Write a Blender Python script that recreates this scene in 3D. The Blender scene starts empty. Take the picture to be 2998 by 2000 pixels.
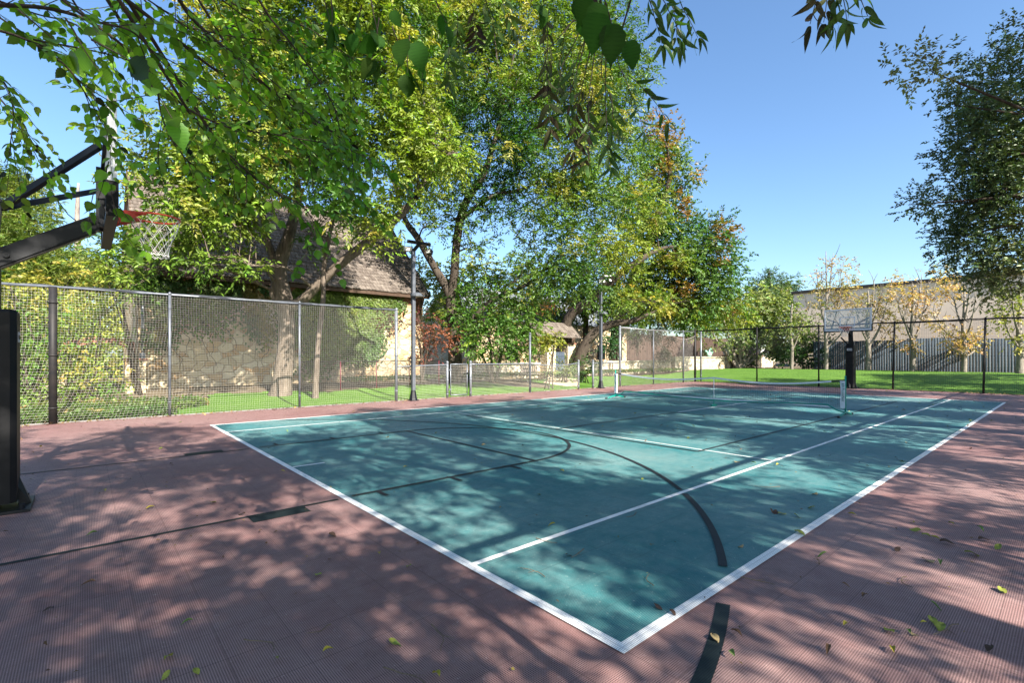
import bpy, math, random
import numpy as np
from mathutils import Vector, Matrix
rad = math.radians
random.seed(7)
RNG = np.random.default_rng(11)
S = bpy.context.scene
COL = S.collection

# ------------------------------------------------------------------ camera
CX, CY, CZ = -2.046, -1.503, 1.48
HEAD = math.atan2(0.7545, 0.6562)
FX, FY = math.cos(HEAD), math.sin(HEAD)
RX_, RY_ = math.sin(HEAD), -math.cos(HEAD)
FOC = 1437.0
cam_d = bpy.data.cameras.new('camera')
cam = bpy.data.objects.new('camera', cam_d)
COL.objects.link(cam)
cam.location = (CX, CY, CZ)
cam.rotation_euler = (rad(90), 0, HEAD - rad(90))
cam_d.sensor_width = 36
cam_d.lens = FOC / 2998 * 36
cam_d.shift_y = 44 / 2998
cam_d.clip_start = 0.05
cam_d.clip_end = 3000
S.camera = cam

# ------------------------------------------------------------------ world, sun, exposure
SUN_EL = rad(36)
sun_to = Vector((0.09, 1.0, 0)).normalized()          # way the light travels on the ground
w = bpy.data.worlds.new('World'); S.world = w; w.use_nodes = True
wn = w.node_tree.nodes; wl = w.node_tree.links
bg = wn['Background']
sky = wn.new('ShaderNodeTexSky'); sky.sky_type = 'NISHITA'; sky.sun_disc = False
sky.sun_elevation = SUN_EL
sky.sun_rotation = math.atan2(-sun_to.x, -sun_to.y)
sky.altitude = 150; sky.air_density = 1.0; sky.dust_density = 1.5; sky.ozone_density = 1.1
hs_ = wn.new('ShaderNodeHueSaturation'); hs_.inputs['Saturation'].default_value = 1.08
wl.new(sky.outputs[0], hs_.inputs['Color']); tn_ = wn.new('ShaderNodeMix'); tn_.data_type = 'RGBA'; tn_.blend_type = 'MULTIPLY'; tn_.inputs[0].default_value = 1; tn_.clamp_result = False
tn_.inputs[7].default_value = (.86, .985, 1.08, 1); wl.new(hs_.outputs[0], tn_.inputs[6]); wl.new(tn_.outputs[2], bg.inputs[0]); bg.inputs[1].default_value = 0.080
sd = bpy.data.lights.new('sun', 'SUN'); sd.energy = 5.0; sd.angle = rad(0.55); sd.color = (1.0, 0.93, 0.82)
so = bpy.data.objects.new('sun', sd); COL.objects.link(so)
dirv = Vector((sun_to.x * math.cos(SUN_EL), sun_to.y * math.cos(SUN_EL), -math.sin(SUN_EL)))
so.rotation_euler = dirv.to_track_quat('-Z', 'Y').to_euler()
so.location = (0, -20, 30)
S.view_settings.view_transform = 'Standard'
S.view_settings.look = 'None'
S.view_settings.gamma = 1
S.view_settings.exposure = 1.74
S.cycles.max_bounces = 6
S.cycles.transparent_max_bounces = 8

# ------------------------------------------------------------------ geometry helpers
def terr(x, y):
    d = max(x - 25.3, y - 13.5, -4.6 - x, -2.9 - y, 0.0) / 9.0
    d = min(d, 1.0)
    return 0.45 * d * d * (3 - 2 * d)
def Wp(px, py, Z):
    u = (px - 1499) / FOC
    return Vector((CX + FX * Z + RX_ * u * Z, CY + FY * Z + RY_ * u * Z, CZ + (1044 - py) / FOC * Z))
def Dp(x, y, Z): return Wp(x * 1.27574, y * 1.27574, Z)
def G(px, py):
    dy = py - 1044; z = 0.0
    for _ in range(40):
        p = Wp(px, py, (CZ - z) * FOC / dy)
        z = terr(p.x, p.y) * 0.5 + z * 0.5
    return Vector((p.x, p.y, terr(p.x, p.y)))
def onY(px, y):
    u = (px - 1499) / FOC; dx = FX + RX_ * u; dy = FY + RY_ * u
    t = (y - CY) / dy
    return CX + dx * t, t
def onX(px, x):
    u = (px - 1499) / FOC; dx = FX + RX_ * u; dy = FY + RY_ * u
    t = (x - CX) / dx
    return CY + dy * t, t
def hz(py, t): return CZ + (1044 - py) / FOC * t

def link(name, me, parent=None, mat=None, loc=(0, 0, 0)):
    o = bpy.data.objects.new(name, me); COL.objects.link(o)
    if mat is not None and me is not None and len(me.materials) == 0: me.materials.append(mat)
    if parent is not None: o.parent = parent
    o.location = loc
    return o
def thing(name, label, cat, loc=(0, 0, 0), group=None, rz=0):
    o = bpy.data.objects.new(name, None); COL.objects.link(o)
    o.empty_display_size = 0.2
    o.location = loc; o.rotation_euler = (0, 0, rz)
    o['label'] = label; o['category'] = cat
    if group: o['group'] = group
    return o
def tag(o, label, cat, group=None, kind=None):
    if label: o['label'] = label
    if cat: o['category'] = cat
    if group: o['group'] = group
    if kind: o['kind'] = kind
    return o

class MB:
    def __init__(s): s.v = []; s.f = []; s.m = []
    def add(s, vs, fs, mi=0):
        b = len(s.v); s.v += [tuple(q) for q in vs]
        s.f += [tuple(b + i for i in f) for f in fs]; s.m += [mi] * len(fs)
    def box(s, x0, x1, y0, y1, z0, z1, mi=0, M=None):
        vs = [(x, y, z) for z in (z0, z1) for y in (y0, y1) for x in (x0, x1)]
        if M is not None: vs = [M @ Vector(q) for q in vs]
        s.add(vs, [(0, 2, 3, 1), (4, 5, 7, 6), (0, 1, 5, 4), (2, 6, 7, 3), (0, 4, 6, 2), (1, 3, 7, 5)], mi)
    def beam(s, a, b, wd, ht, up=(0, 0, 1), mi=0):
        a = Vector(a); b = Vector(b); d = (b - a).normalized(); up = Vector(up)
        sd_ = d.cross(up)
        if sd_.length < 1e-4: sd_ = d.cross(Vector((0, 1, 0)))
        sd_.normalize(); u2 = sd_.cross(d).normalized()
        vs = [p + sd_ * i * wd / 2 + u2 * j * ht / 2 for p in (a, b) for j in (-1, 1) for i in (-1, 1)]
        s.add(vs, [(0, 2, 3, 1), (4, 5, 7, 6), (0, 1, 5, 4), (2, 6, 7, 3), (0, 4, 6, 2), (1, 3, 7, 5)], mi)
    def tube(s, pts, r, n=8, cap=True, mi=0, wob=0.0):
        pts = [Vector(p) for p in pts]; k = len(pts)
        if not hasattr(r, '__len__'): r = [r] * k
        ref = None; rings = []
        for i, p in enumerate(pts):
            d = (pts[min(i + 1, k - 1)] - pts[max(i - 1, 0)])
            if d.length < 1e-9: d = Vector((0, 0, 1))
            d.normalize()
            if ref is None:
                ref = d.cross(Vector((0.3, 0.9, 0.1)));
                if ref.length < 1e-3: ref = d.cross(Vector((1, 0, 0)))
            ref = (ref - d * ref.dot(d)); ref.normalize(); b2 = d.cross(ref)
            ring = []
            for j in range(n):
                a = 2 * math.pi * j / n; rr = r[i] * (1 + wob * (random.random() - .5))
                ring.append(p + ref * math.cos(a) * rr + b2 * math.sin(a) * rr)
            rings.append(ring)
        vs = [q for ring in rings for q in ring]; fs = []
        for i in range(k - 1):
            for j in range(n):
                a = i * n + j; b = i * n + (j + 1) % n
                fs.append((a, b, b + n, a + n))
        if cap: fs.append(tuple(range(n))[::-1]); fs.append(tuple((k - 1) * n + j for j in range(n)))
        s.add(vs, fs, mi)
    def lathe(s, c, prof, n=16, mi=0, ax=None):
        c = Vector(c); vs = []; fs = []
        for (r_, z_) in prof:
            for j in range(n):
                a = 2 * math.pi * j / n
                q = Vector((r_ * math.cos(a), r_ * math.sin(a), z_))
                if ax is not None: q = ax @ q
                vs.append(c + q)
        k = len(prof)
        for i in range(k - 1):
            for j in range(n):
                a = i * n + j; b = i * n + (j + 1) % n
                fs.append((a, b, b + n, a + n))
        fs.append(tuple(range(n))[::-1]); fs.append(tuple((k - 1) * n + j for j in range(n)))
        s.add(vs, fs, mi)
    def build(s, name, mats, parent=None, smooth=False, off=None):
        me = bpy.data.meshes.new(name)
        if off is not None:
            ox, oy, oz = off; v = [(a - ox, b - oy, c - oz) for a, b, c in s.v]
        else: v = s.v
        me.from_pydata(v, [], s.f)
        if not isinstance(mats, (list, tuple)): mats = [mats]
        for m_ in mats: me.materials.append(m_)
        me.polygons.foreach_set('material_index', s.m)
        if smooth: me.polygons.foreach_set('use_smooth', [True] * len(me.polygons))
        me.update()
        return link(name, me, parent)

def spline(pts, rs, n=6):
    """Catmull-Rom through points with radii"""
    P = [Vector(p) for p in pts]; out = []; ro = []
    for i in range(len(P) - 1):
        p0 = P[max(i - 1, 0)]; p1 = P[i]; p2 = P[i + 1]; p3 = P[min(i + 2, len(P) - 1)]
        for j in range(n):
            t = j / n
            out.append(0.5 * ((2 * p1) + (p2 - p0) * t + (2 * p0 - 5 * p1 + 4 * p2 - p3) * t * t + (3 * p1 - p0 - 3 * p2 + p3) * t ** 3))
            ro.append(rs[i] * (1 - t) + rs[i + 1] * t)
    out.append(P[-1]); ro.append(rs[-1])
    return out, ro

def np_mesh(name, V, F, mat, parent=None, tint=None, smooth=False):
    """V (n,3) F (m,k) uniform faces"""
    me = bpy.data.meshes.new(name)
    V = np.asarray(V, np.float32); F = np.asarray(F, np.int32)
    m, k = F.shape
    me.vertices.add(len(V)); me.vertices.foreach_set('co', V.ravel())
    me.loops.add(m * k); me.loops.foreach_set('vertex_index', F.ravel())
    me.polygons.add(m); me.polygons.foreach_set('loop_start', np.arange(m, dtype=np.int32) * k)
    if smooth: me.polygons.foreach_set('use_smooth', np.ones(m, bool))
    me.update(calc_edges=True)
    if tint is not None:
        at = me.attributes.new('tint', 'FLOAT_COLOR', 'FACE')
        c4 = np.ones((m, 4), np.float32); c4[:, :3] = tint
        at.data.foreach_set('color', c4.ravel())
    me.materials.append(mat)
    return link(name, me, parent)

def unit(a): return a / (np.linalg.norm(a, axis=-1, keepdims=True) + 1e-9)

# leaf templates: (along, side, normal)
T_KITE = (np.array([[0, 0, 0], [.42, .5, .10], [1, 0, -.12], [.42, -.5, .10]]), np.array([[0, 1, 2], [0, 2, 3]]))
def ovate(serr=0.0, curl=0.15, wide=.36, acum=1.0):
    prof = [(0, 0), (.05, .22), (.12, .35), (.2, .43), (.3, .49), (.4, .5), (.5, .475), (.6, .42), (.7, .345), (.8, .245), (.88, .15), (.94, .07), (1.0, 0)]
    vs = []; mid = []
    for i, (a, s_) in enumerate(prof):
        z = -curl * a * a
        mid.append(len(vs)); vs.append((a, 0, z))
    L = []; R = []
    for i, (a, s_) in enumerate(prof[1:-1]):
        ss = s_ * (1 + (serr if i % 2 else -serr)); z = -curl * a * a + .10 * ss
        L.append(len(vs)); vs.append((a - .03, ss, z)); R.append(len(vs)); vs.append((a - .03, -ss, z))
    fs = []
    fs.append((0, L[0], 1)); fs.append((0, 1, R[0]))
    for i in range(len(L) - 1):
        fs.append((mid[i + 1], L[i], L[i + 1])); fs.append((mid[i + 1], L[i + 1], mid[i + 2]))
        fs.append((mid[i + 1], R[i + 1], R[i])); fs.append((mid[i + 1], mid[i + 2], R[i + 1]))
    n = len(L)
    fs.append((mid[n], L[-1], mid[n + 1])); fs.append((mid[n], mid[n + 1], R[-1]))
    return np.array(vs, float), np.array(fs)
T_OV = ovate(.07, .22)
T_LANCE = ovate(.03, .45)
T_OAK = (np.array([[0, 0, 0], [.3, .42, .08], [.7, .36, .06], [1, 0, -.1], [.7, -.36, .06], [.3, -.42, .08]]),
         np.array([[0, 1, 2], [0, 2, 3], [0, 3, 4], [0, 4, 5]]))

def leaf_arrays(C, D, N, L, Wd, tmpl):
    tv, tf = tmpl
    D = unit(D); Sd = unit(np.cross(D, N)); Nn = np.cross(Sd, D)
    n = len(C); k = len(tv)
    L = np.broadcast_to(np.asarray(L, float), (n,)); Wd = np.broadcast_to(np.asarray(Wd, float), (n,))
    V = (C[:, None, :] + D[:, None, :] * (tv[None, :, 0:1] * L[:, None, None])
         + Sd[:, None, :] * (tv[None, :, 1:2] * Wd[:, None, None])
         + Nn[:, None, :] * (tv[None, :, 2:3] * L[:, None, None]))
    F = tf[None] + (np.arange(n) * k)[:, None, None]
    return V.reshape(-1, 3), F.reshape(-1, 3), len(tf)

def leaves_obj(name, C, D, N, L, Wd, tmpl, col, mat, parent, base=(0, 0, 0)):
    V, F, k = leaf_arrays(np.asarray(C) - np.asarray(base), D, N, L, Wd, tmpl)
    tt = np.repeat(col, k, axis=0)
    if k > 8: tt = tt * np.tile(np.where(np.arange(k) % 2 == 0, .90, 1.07), len(C))[:, None]
    return np_mesh(name, V, F, mat, parent, tint=tt)

def vnoise(P, sc, seed=0):
    """cheap smooth value noise 0..1"""
    P = np.asarray(P) * sc; i = np.floor(P).astype(int); f = P - i; f = f * f * (3 - 2 * f)
    def h(ix, iy, iz):
        n_ = (ix * 374761393 + iy * 668265263 + iz * 2147483647 + seed * 974711) & 0xffffffff
        n_ = ((n_ ^ (n_ >> 13)) * 1274126177) & 0xffffffff
        return ((n_ ^ (n_ >> 16)) & 0xffff) / 65535.0
    r = 0
    for a in (0, 1):
        for b in (0, 1):
            for c in (0, 1):
                wt = (f[:, 0] if a else 1 - f[:, 0]) * (f[:, 1] if b else 1 - f[:, 1]) * (f[:, 2] if c else 1 - f[:, 2])
                r = r + wt * h(i[:, 0] + a, i[:, 1] + b, i[:, 2] + c)
    return r

# ------------------------------------------------------------------ materials
def nmat(name, rough=0.6, color=(.5, .5, .5), metal=0.0, spec=0.5):
    m = bpy.data.materials.new(name); m.use_nodes = True
    b = m.node_tree.nodes['Principled BSDF']
    b.inputs['Roughness'].default_value = rough; b.inputs['Base Color'].default_value = (*color, 1)
    b.inputs['Metallic'].default_value = metal; b.inputs['Specular IOR Level'].default_value = spec
    return m
class NT:
    def __init__(s, m): s.m = m; s.nt = m.node_tree; s.b = s.nt.nodes['Principled BSDF']
    def n(s, t, **kw):
        q = s.nt.nodes.new(t)
        for k, v in kw.items(): setattr(q, k, v)
        return q
    def l(s, a, b): s.nt.links.new(a, b)
    def math(s, op, a, b=None, c=None):
        q = s.n('ShaderNodeMath', operation=op)
        for i, x in enumerate((a, b, c)):
            if x is None: continue
            if hasattr(x, 'links') or hasattr(x, 'is_linked'): s.l(x, q.inputs[i])
            else: q.inputs[i].default_value = x
        return q.outputs[0]
    def mix(s, fac, a, b, mode='MIX'):
        q = s.n('ShaderNodeMix', data_type='RGBA', blend_type=mode)
        for i, x in ((0, fac), (6, a), (7, b)):
            if hasattr(x, 'is_linked'): s.l(x, q.inputs[i])
            elif i == 0: q.inputs[0].default_value = x
            else: q.inputs[i].default_value = (*x, 1)
        return q.outputs[2]
    def noise(s, vec, scale, detail=4, rough=.55):
        q = s.n('ShaderNodeTexNoise'); q.inputs['Scale'].default_value = scale
        q.inputs['Detail'].default_value = detail; q.inputs['Roughness'].default_value = rough
        if vec is not None: s.l(vec, q.inputs['Vector'])
        return q.outputs['Fac']
    def ramp(s, fac, p0, p1, c0=(0, 0, 0), c1=(1, 1, 1)):
        q = s.n('ShaderNodeValToRGB'); s.l(fac, q.inputs[0])
        q.color_ramp.elements[0].position = p0; q.color_ramp.elements[0].color = (*c0, 1)
        q.color_ramp.elements[1].position = p1; q.color_ramp.elements[1].color = (*c1, 1)
        return q.outputs[0]
    def obj(s): return s.n('ShaderNodeTexCoord').outputs['Object']
    def bump(s, h, st, dist=.01):
        q = s.n('ShaderNodeBump'); q.inputs['Strength'].default_value = st; q.inputs['Distance'].default_value = dist
        s.l(h, q.inputs['Height']); s.l(q.outputs[0], s.b.inputs['Normal'])
    def color(s, c): s.l(c, s.b.inputs['Base Color'])

def tile_mat(name, col, dust=(.55, .52, .48), dustamt=.25, holedark=.16):
    m = nmat(name, .62, col, spec=.25); t = NT(m); P = t.obj()
    sx = t.n('ShaderNodeSeparateXYZ'); t.l(P, sx.inputs[0])
    p = 0.0108
    ms = []
    for o in (0, 1):
        f = t.math('FRACT', t.math('DIVIDE', sx.outputs[o], p))
        ms.append(t.math('LESS_THAN', t.math('ABSOLUTE', t.math('SUBTRACT', f, .5)), .27))
    hole = t.math('MULTIPLY', ms[0], ms[1])
    ss = []
    for o in (0, 1):
        f = t.math('FRACT', t.math('DIVIDE', sx.outputs[o], .3048))
        ss.append(t.math('LESS_THAN', f, .014))
    seam = t.math('MAXIMUM', ss[0], ss[1])
    n1 = t.noise(P, .55, 5); n2 = t.noise(P, 7, 5, .65)
    d = t.ramp(n1, .35, .7)
    d2 = t.ramp(n2, .35, .75)
    f1 = t.math('MULTIPLY', t.math('ADD', t.math('MULTIPLY', d, .6), t.math('MULTIPLY', d2, .4)), dustamt)
    c = t.mix(f1, col, dust)
    n3 = t.noise(P, 2.2, 6, .7)
    c = t.mix(t.math('MULTIPLY', t.ramp(n3, .55, .8), .28), c, tuple(q * .45 for q in col))
    # each tile a touch different
    vs = t.n('ShaderNodeTexWhiteNoise', noise_dimensions='2D')
    fl = t.n('ShaderNodeVectorMath', operation='FLOOR'); dv = t.n('ShaderNodeVectorMath', operation='DIVIDE')
    t.l(P, dv.inputs[0]); dv.inputs[1].default_value = (.3048, .3048, 1); t.l(dv.outputs[0], fl.inputs[0]); t.l(fl.outputs[0], vs.inputs[0])
    c = t.mix(t.math('MULTIPLY', vs.outputs[0], .16), c, tuple(min(1, q * 1.5 + .04) for q in col))
    c = t.mix(t.math('MULTIPLY', seam, .45), c, tuple(q * .25 for q in col))
    n4 = t.noise(P, 1.1, 7, .75); c = t.mix(t.math('MULTIPLY', t.ramp(n4, .56, .66), .22), c, tuple(q * .35 for q in col))
    n5 = t.noise(P, 26, 3, .8); c = t.mix(t.math('MULTIPLY', t.ramp(n5, .62, .72), .35), c, dust)
    c = t.mix(hole, c, tuple(q * holedark for q in col))
    t.color(c)
    hh = t.math('SUBTRACT', 1.0, hole)
    return m
M_TEAL = tile_mat('court tile teal', (.022, .165, .178), dust=(.74, .74, .66), dustamt=.29)  # pale dust, whitened further to put sunlit paleness into the teal
M_PINK = tile_mat('court tile pink', (.215, .108, .102), dust=(.66, .54, .50), dustamt=.32)
M_WLINE = tile_mat('court line white', (.88, .88, .86), dustamt=.08, holedark=.35)
M_BLINE = tile_mat('court line black', (.014, .018, .024), dust=(.12, .12, .12), dustamt=.12)
M_GLINE = tile_mat('court line green black', (.006, .014, .016), dust=(.08, .09, .09), dustamt=.10)

def noisy(name, c1, c2, scale=4, rough=.7, bump=0, detail=5, spec=.3, metal=0, bd=.01):
    m = nmat(name, rough, c1, metal, spec); t = NT(m); P = t.obj()
    f = t.noise(P, scale, detail); t.color(t.mix(t.ramp(f, .3, .7), c1, c2))
    if bump: t.bump(t.noise(P, scale * 3, 4), bump, bd)
    return m
M_SOIL = noisy('soil and mulch', (.075, .055, .036), (.15, .12, .075), 3, .95, .6, bd=.03)
def turf_mat():
    m = nmat('artificial turf', .8, (.1, .3, .03), spec=.15); t = NT(m); P = t.obj()
    f = t.noise(P, 1.3, 4); g = t.noise(P, 60, 3, .8)
    c = t.mix(t.ramp(f, .3, .7), (.085, .17, .026), (.13, .235, .04))
    c = t.mix(t.math('MULTIPLY', t.ramp(g, .3, .7), .45), c, (.05, .15, .012))
    t.color(c); t.bump(g, .8, .03); return m
M_TURF = turf_mat()
def leaf_mat(name, trans=.32, rough=.45, spec=.35, tcol=(1.25, 1.35, .35)):
    m = bpy.data.materials.new(name); m.use_nodes = True; nt = m.node_tree; b = nt.nodes['Principled BSDF']
    b.inputs['Roughness'].default_value = rough; b.inputs['Specular IOR Level'].default_value = spec
    a = nt.nodes.new('ShaderNodeAttribute'); a.attribute_name = 'tint'
    nt.links.new(a.outputs['Color'], b.inputs['Base Color'])
    tr = nt.nodes.new('ShaderNodeBsdfTranslucent')
    mx = nt.nodes.new('ShaderNodeMix'); mx.data_type = 'RGBA'; mx.blend_type = 'MULTIPLY'; mx.inputs[0].default_value = 1
    mx.clamp_result = False
    nt.links.new(a.outputs['Color'], mx.inputs[6]); mx.inputs[7].default_value = (*[q * 1.3 for q in tcol], 1)
    nt.links.new(mx.outputs[2], tr.inputs['Color'])
    ms = nt.nodes.new('ShaderNodeMixShader'); ms.inputs[0].default_value = trans
    nt.links.new(b.outputs[0], ms.inputs[1]); nt.links.new(tr.outputs[0], ms.inputs[2])
    nt.links.new(ms.outputs[0], nt.nodes['Material Output'].inputs['Surface'])
    return m
M_LEAF = leaf_mat('leaf green')
M_LEAFSH = leaf_mat('leaf dense crown', .10, .5, .2)
M_LEAFBIG = leaf_mat('leaf broad shaded', .35, .65, .12)
M_LEAFNR = leaf_mat('leaf thin sunlit', .5, .4, .4)
M_LEAFDK = leaf_mat('leaf leathery', .15, .4, .4)
M_DRY = leaf_mat('leaf dry', .2, .7, .2, (1.1, .9, .6))
def bark(name, c1, c2):
    m = nmat(name, .9, c1, spec=.15); t = NT(m); P = t.obj()
    mp = t.n('ShaderNodeMapping'); mp.inputs['Scale'].default_value = (1, 1, .22); t.l(P, mp.inputs[0])
    f = t.noise(mp.outputs[0], 14, 6, .7); g = t.noise(P, 1.4, 3)
    c = t.mix(t.ramp(f, .35, .65), c1, c2); c = t.mix(t.math('MULTIPLY', t.ramp(g, .4, .7), .4), c, tuple(q * 1.4 for q in c2))
    t.color(c); t.bump(f, .9, .03); return m
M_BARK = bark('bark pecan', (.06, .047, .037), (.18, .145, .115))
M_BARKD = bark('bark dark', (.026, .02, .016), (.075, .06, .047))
M_BARKP = bark('bark pale', (.10, .085, .07), (.28, .245, .21))
def stone_mat(name, sc, pal, mortar=(.30, .26, .20), squash=1.5, bumpst=.7):
    m = nmat(name, .9, pal[0], spec=.15); t = NT(m); P = t.obj()
    mp = t.n('ShaderNodeMapping'); mp.inputs['Scale'].default_value = (sc, sc, sc * squash)
    wn_ = t.n('ShaderNodeTexNoise'); wn_.inputs['Scale'].default_value = 2.0
    t.l(P, wn_.inputs['Vector'])
    va = t.n('ShaderNodeVectorMath', operation='MULTIPLY_ADD'); t.l(wn_.outputs['Color'], va.inputs[0]); va.inputs[1].default_value = (.28, .28, .28); t.l(P, va.inputs[2])
    t.l(va.outputs[0], mp.inputs[0])
    v = t.n('ShaderNodeTexVoronoi', feature='DISTANCE_TO_EDGE'); t.l(mp.outputs[0], v.inputs['Vector']); v.inputs['Scale'].default_value = 1
    vc = t.n('ShaderNodeTexVoronoi', feature='F1'); t.l(mp.outputs[0], vc.inputs['Vector']); vc.inputs['Scale'].default_value = 1
    sp = t.n('ShaderNodeSeparateColor'); t.l(vc.outputs['Color'], sp.inputs[0])
    c = t.mix(t.ramp(sp.outputs[0], .2, .8), pal[0], pal[1])
    c = t.mix(t.ramp(sp.outputs[1], .6, .9), c, pal[2])
    f = t.noise(P, 9, 5, .65); c = t.mix(t.math('MULTIPLY', t.ramp(f, .35, .75), .45), c, pal[3])
    e = t.ramp(v.outputs['Distance'], .015, .06)
    c = t.mix(e, mortar, c); t.color(c)
    hgt = t.math('ADD', t.math('MULTIPLY', t.ramp(v.outputs['Distance'], .0, .14), 1.0), t.math('MULTIPLY', f, .4))
    t.bump(hgt, bumpst, .06); return m
M_STONE = stone_mat('rubble limestone', 2.6, [(.50, .39, .24), (.62, .52, .36), (.46, .28, .13), (.34, .27, .18)], mortar=(.34, .27, .18))
M_ASHLAR = stone_mat('pale block limestone', 3.4, [(.60, .52, .38), (.68, .61, .48), (.55, .42, .25), (.46, .39, .28)], squash=1.6)
M_CAP = noisy('limestone cap', (.58, .51, .40), (.42, .36, .27), 5, .9, .5)
M_BRICK = None
def brick_mat():
    m = nmat('dark red brick', .9, (.2, .06, .03)); t = NT(m); P = t.obj()
    mp = t.n('ShaderNodeMapping'); mp.inputs['Rotation'].default_value = (rad(90), 0, 0); t.l(P, mp.inputs[0])
    b = t.n('ShaderNodeTexBrick'); t.l(mp.outputs[0], b.inputs['Vector']); b.inputs['Scale'].default_value = 4.5
    b.inputs['Color1'].default_value = (.24, .085, .045, 1); b.inputs['Color2'].default_value = (.15, .055, .035, 1); b.inputs['Mortar'].default_value = (.25, .2, .16, 1)
    t.color(b.outputs['Color']); t.bump(b.outputs['Fac'], -.5, .01); return m
M_BRICK = brick_mat()
def shake_mat(name, c1, c2, c3):
    m = nmat(name, .92, c1, spec=.1); t = NT(m); P = t.obj()
    a = t.n('ShaderNodeAttribute'); a.attribute_name = 'tint'
    mp = t.n('ShaderNodeMapping'); mp.inputs['Scale'].default_value = (8, .8, .8); t.l(P, mp.inputs[0])
    f = t.noise(mp.outputs[0], 4, 4, .7)
    sp = t.n('ShaderNodeSeparateColor'); t.l(a.outputs['Color'], sp.inputs[0])
    c = t.mix(sp.outputs[0], c1, c2); c = t.mix(t.math('MULTIPLY', t.ramp(f, .4, .7), .6), c, c3)
    t.color(c); t.bump(f, .5, .02); return m
M_SHAKE = shake_mat('wood shake', (.115, .095, .082), (.21, .18, .155), (.07, .058, .05))
M_SLATE = shake_mat('slate blue shingle', (.13, .15, .18), (.22, .24, .27), (.10, .10, .11))
M_DWOOD = noisy('dark brown timber', (.045, .026, .017), (.08, .05, .034), 6, .8, .3)
def board_mat(name, c1, c2, width, axis):
    m = nmat(name, .9, c1, spec=.1); t = NT(m); P = t.obj()
    a = t.n('ShaderNodeAttribute'); a.attribute_name = 'tint'; sp = t.n('ShaderNodeSeparateColor'); t.l(a.outputs['Color'], sp.inputs[0])
    mp = t.n('ShaderNodeMapping'); mp.inputs['Scale'].default_value = (6, 6, .5); t.l(P, mp.inputs[0])
    f = t.noise(mp.outputs[0], 5, 5, .7)
    c = t.mix(sp.outputs[0], c1, c2); c = t.mix(t.math('MULTIPLY', t.ramp(f, .35, .7), .5), c, tuple(q * .45 for q in c1))
    t.color(c); return m
M_GREYF = board_mat('weathered grey boards', (.050, .068, .09), (.10, .128, .155), .15, 1)
M_BROWNF = board_mat('brown boards', (.060, .040, .032), (.10, .07, .055), .15, 0)
M_STUCCO = noisy('tan stucco', (.82, .67, .52), (.74, .61, .48), .6, .95, .2)
M_DARKM = nmat('black painted steel', .45, (.006, .007, .010), 0.0, .3)
M_PAD = noisy('black vinyl padding', (.005, .005, .006), (.010, .010, .011), 5, .5, .15, spec=.2)
M_GREY = noisy('grey painted steel', (.075, .085, .10), (.12, .13, .15), 8, .45, 0, metal=.3, spec=.5)
M_GALV = noisy('galvanised pipe', (.14, .155, .18), (.22, .235, .26), 10, .42, 0, metal=.4, spec=.5)
M_BLKPOST = noisy('black fence post', (.010, .010, .012), (.022, .019, .018), 6, .6)
M_NETW = nmat('pale twine', .8, (.56, .54, .49)); M_NETB = nmat('black twine', .8, (.012, .012, .014))
M_ROPE = nmat('dark rope', .8, (.03, .035, .045)); M_NETG = nmat('grey twine', .8, (.30, .27, .25))
M_ORANGE = noisy('orange rim paint', (.62, .075, .035), (.48, .05, .03), 12, .4)
M_WHITE = noisy('white fabric', (.72, .74, .78), (.6, .62, .66), 14, .7, .15)
M_GREENP = nmat('green teal tube', .35, (.0, .22, .17)); M_BLK = nmat('black plastic', .5, (.01, .01, .01))
M_WPAINT = nmat('white paint', .5, (.8, .8, .8)); M_CORD = nmat('white net cord', .8, (.78, .76, .72))
def glass_mat():
    m = bpy.data.materials.new('acrylic board'); m.use_nodes = True; nt = m.node_tree
    b = nt.nodes['Principled BSDF']; b.inputs['Base Color'].default_value = (.75, .8, .85, 1); b.inputs['Roughness'].default_value = .25
    tp = nt.nodes.new('ShaderNodeBsdfTransparent'); tp.inputs[0].default_value = (.93, .96, .97, 1)
    ms = nt.nodes.new('ShaderNodeMixShader'); ms.inputs[0].default_value = .22
    nt.links.new(tp.outputs[0], ms.inputs[1]); nt.links.new(b.outputs[0], ms.inputs[2]); nt.links.new(ms.outputs[0], nt.nodes['Material Output'].inputs[0])
    return m
M_GLASS = glass_mat()
M_LENS = nmat('floodlight lens', .3, (.55, .55, .50)); M_LOGO = nmat('dark green print', .6, (.0, .12, .10))
M_VERD = noisy('verdigris metal', (.25, .48, .42), (.38, .6, .52), 20, .6)
M_REDP = nmat('red steel tube', .5, (.14, .012, .025)); M_GRAVEL = noisy('decomposed granite', (.48, .36, .25), (.6, .48, .36), 20, .95, .4)
M_IVORYPOT = nmat('white planter', .6, (.72, .72, .70)); M_STICK = nmat('grey sticker', .5, (.5, .52, .55))

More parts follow.
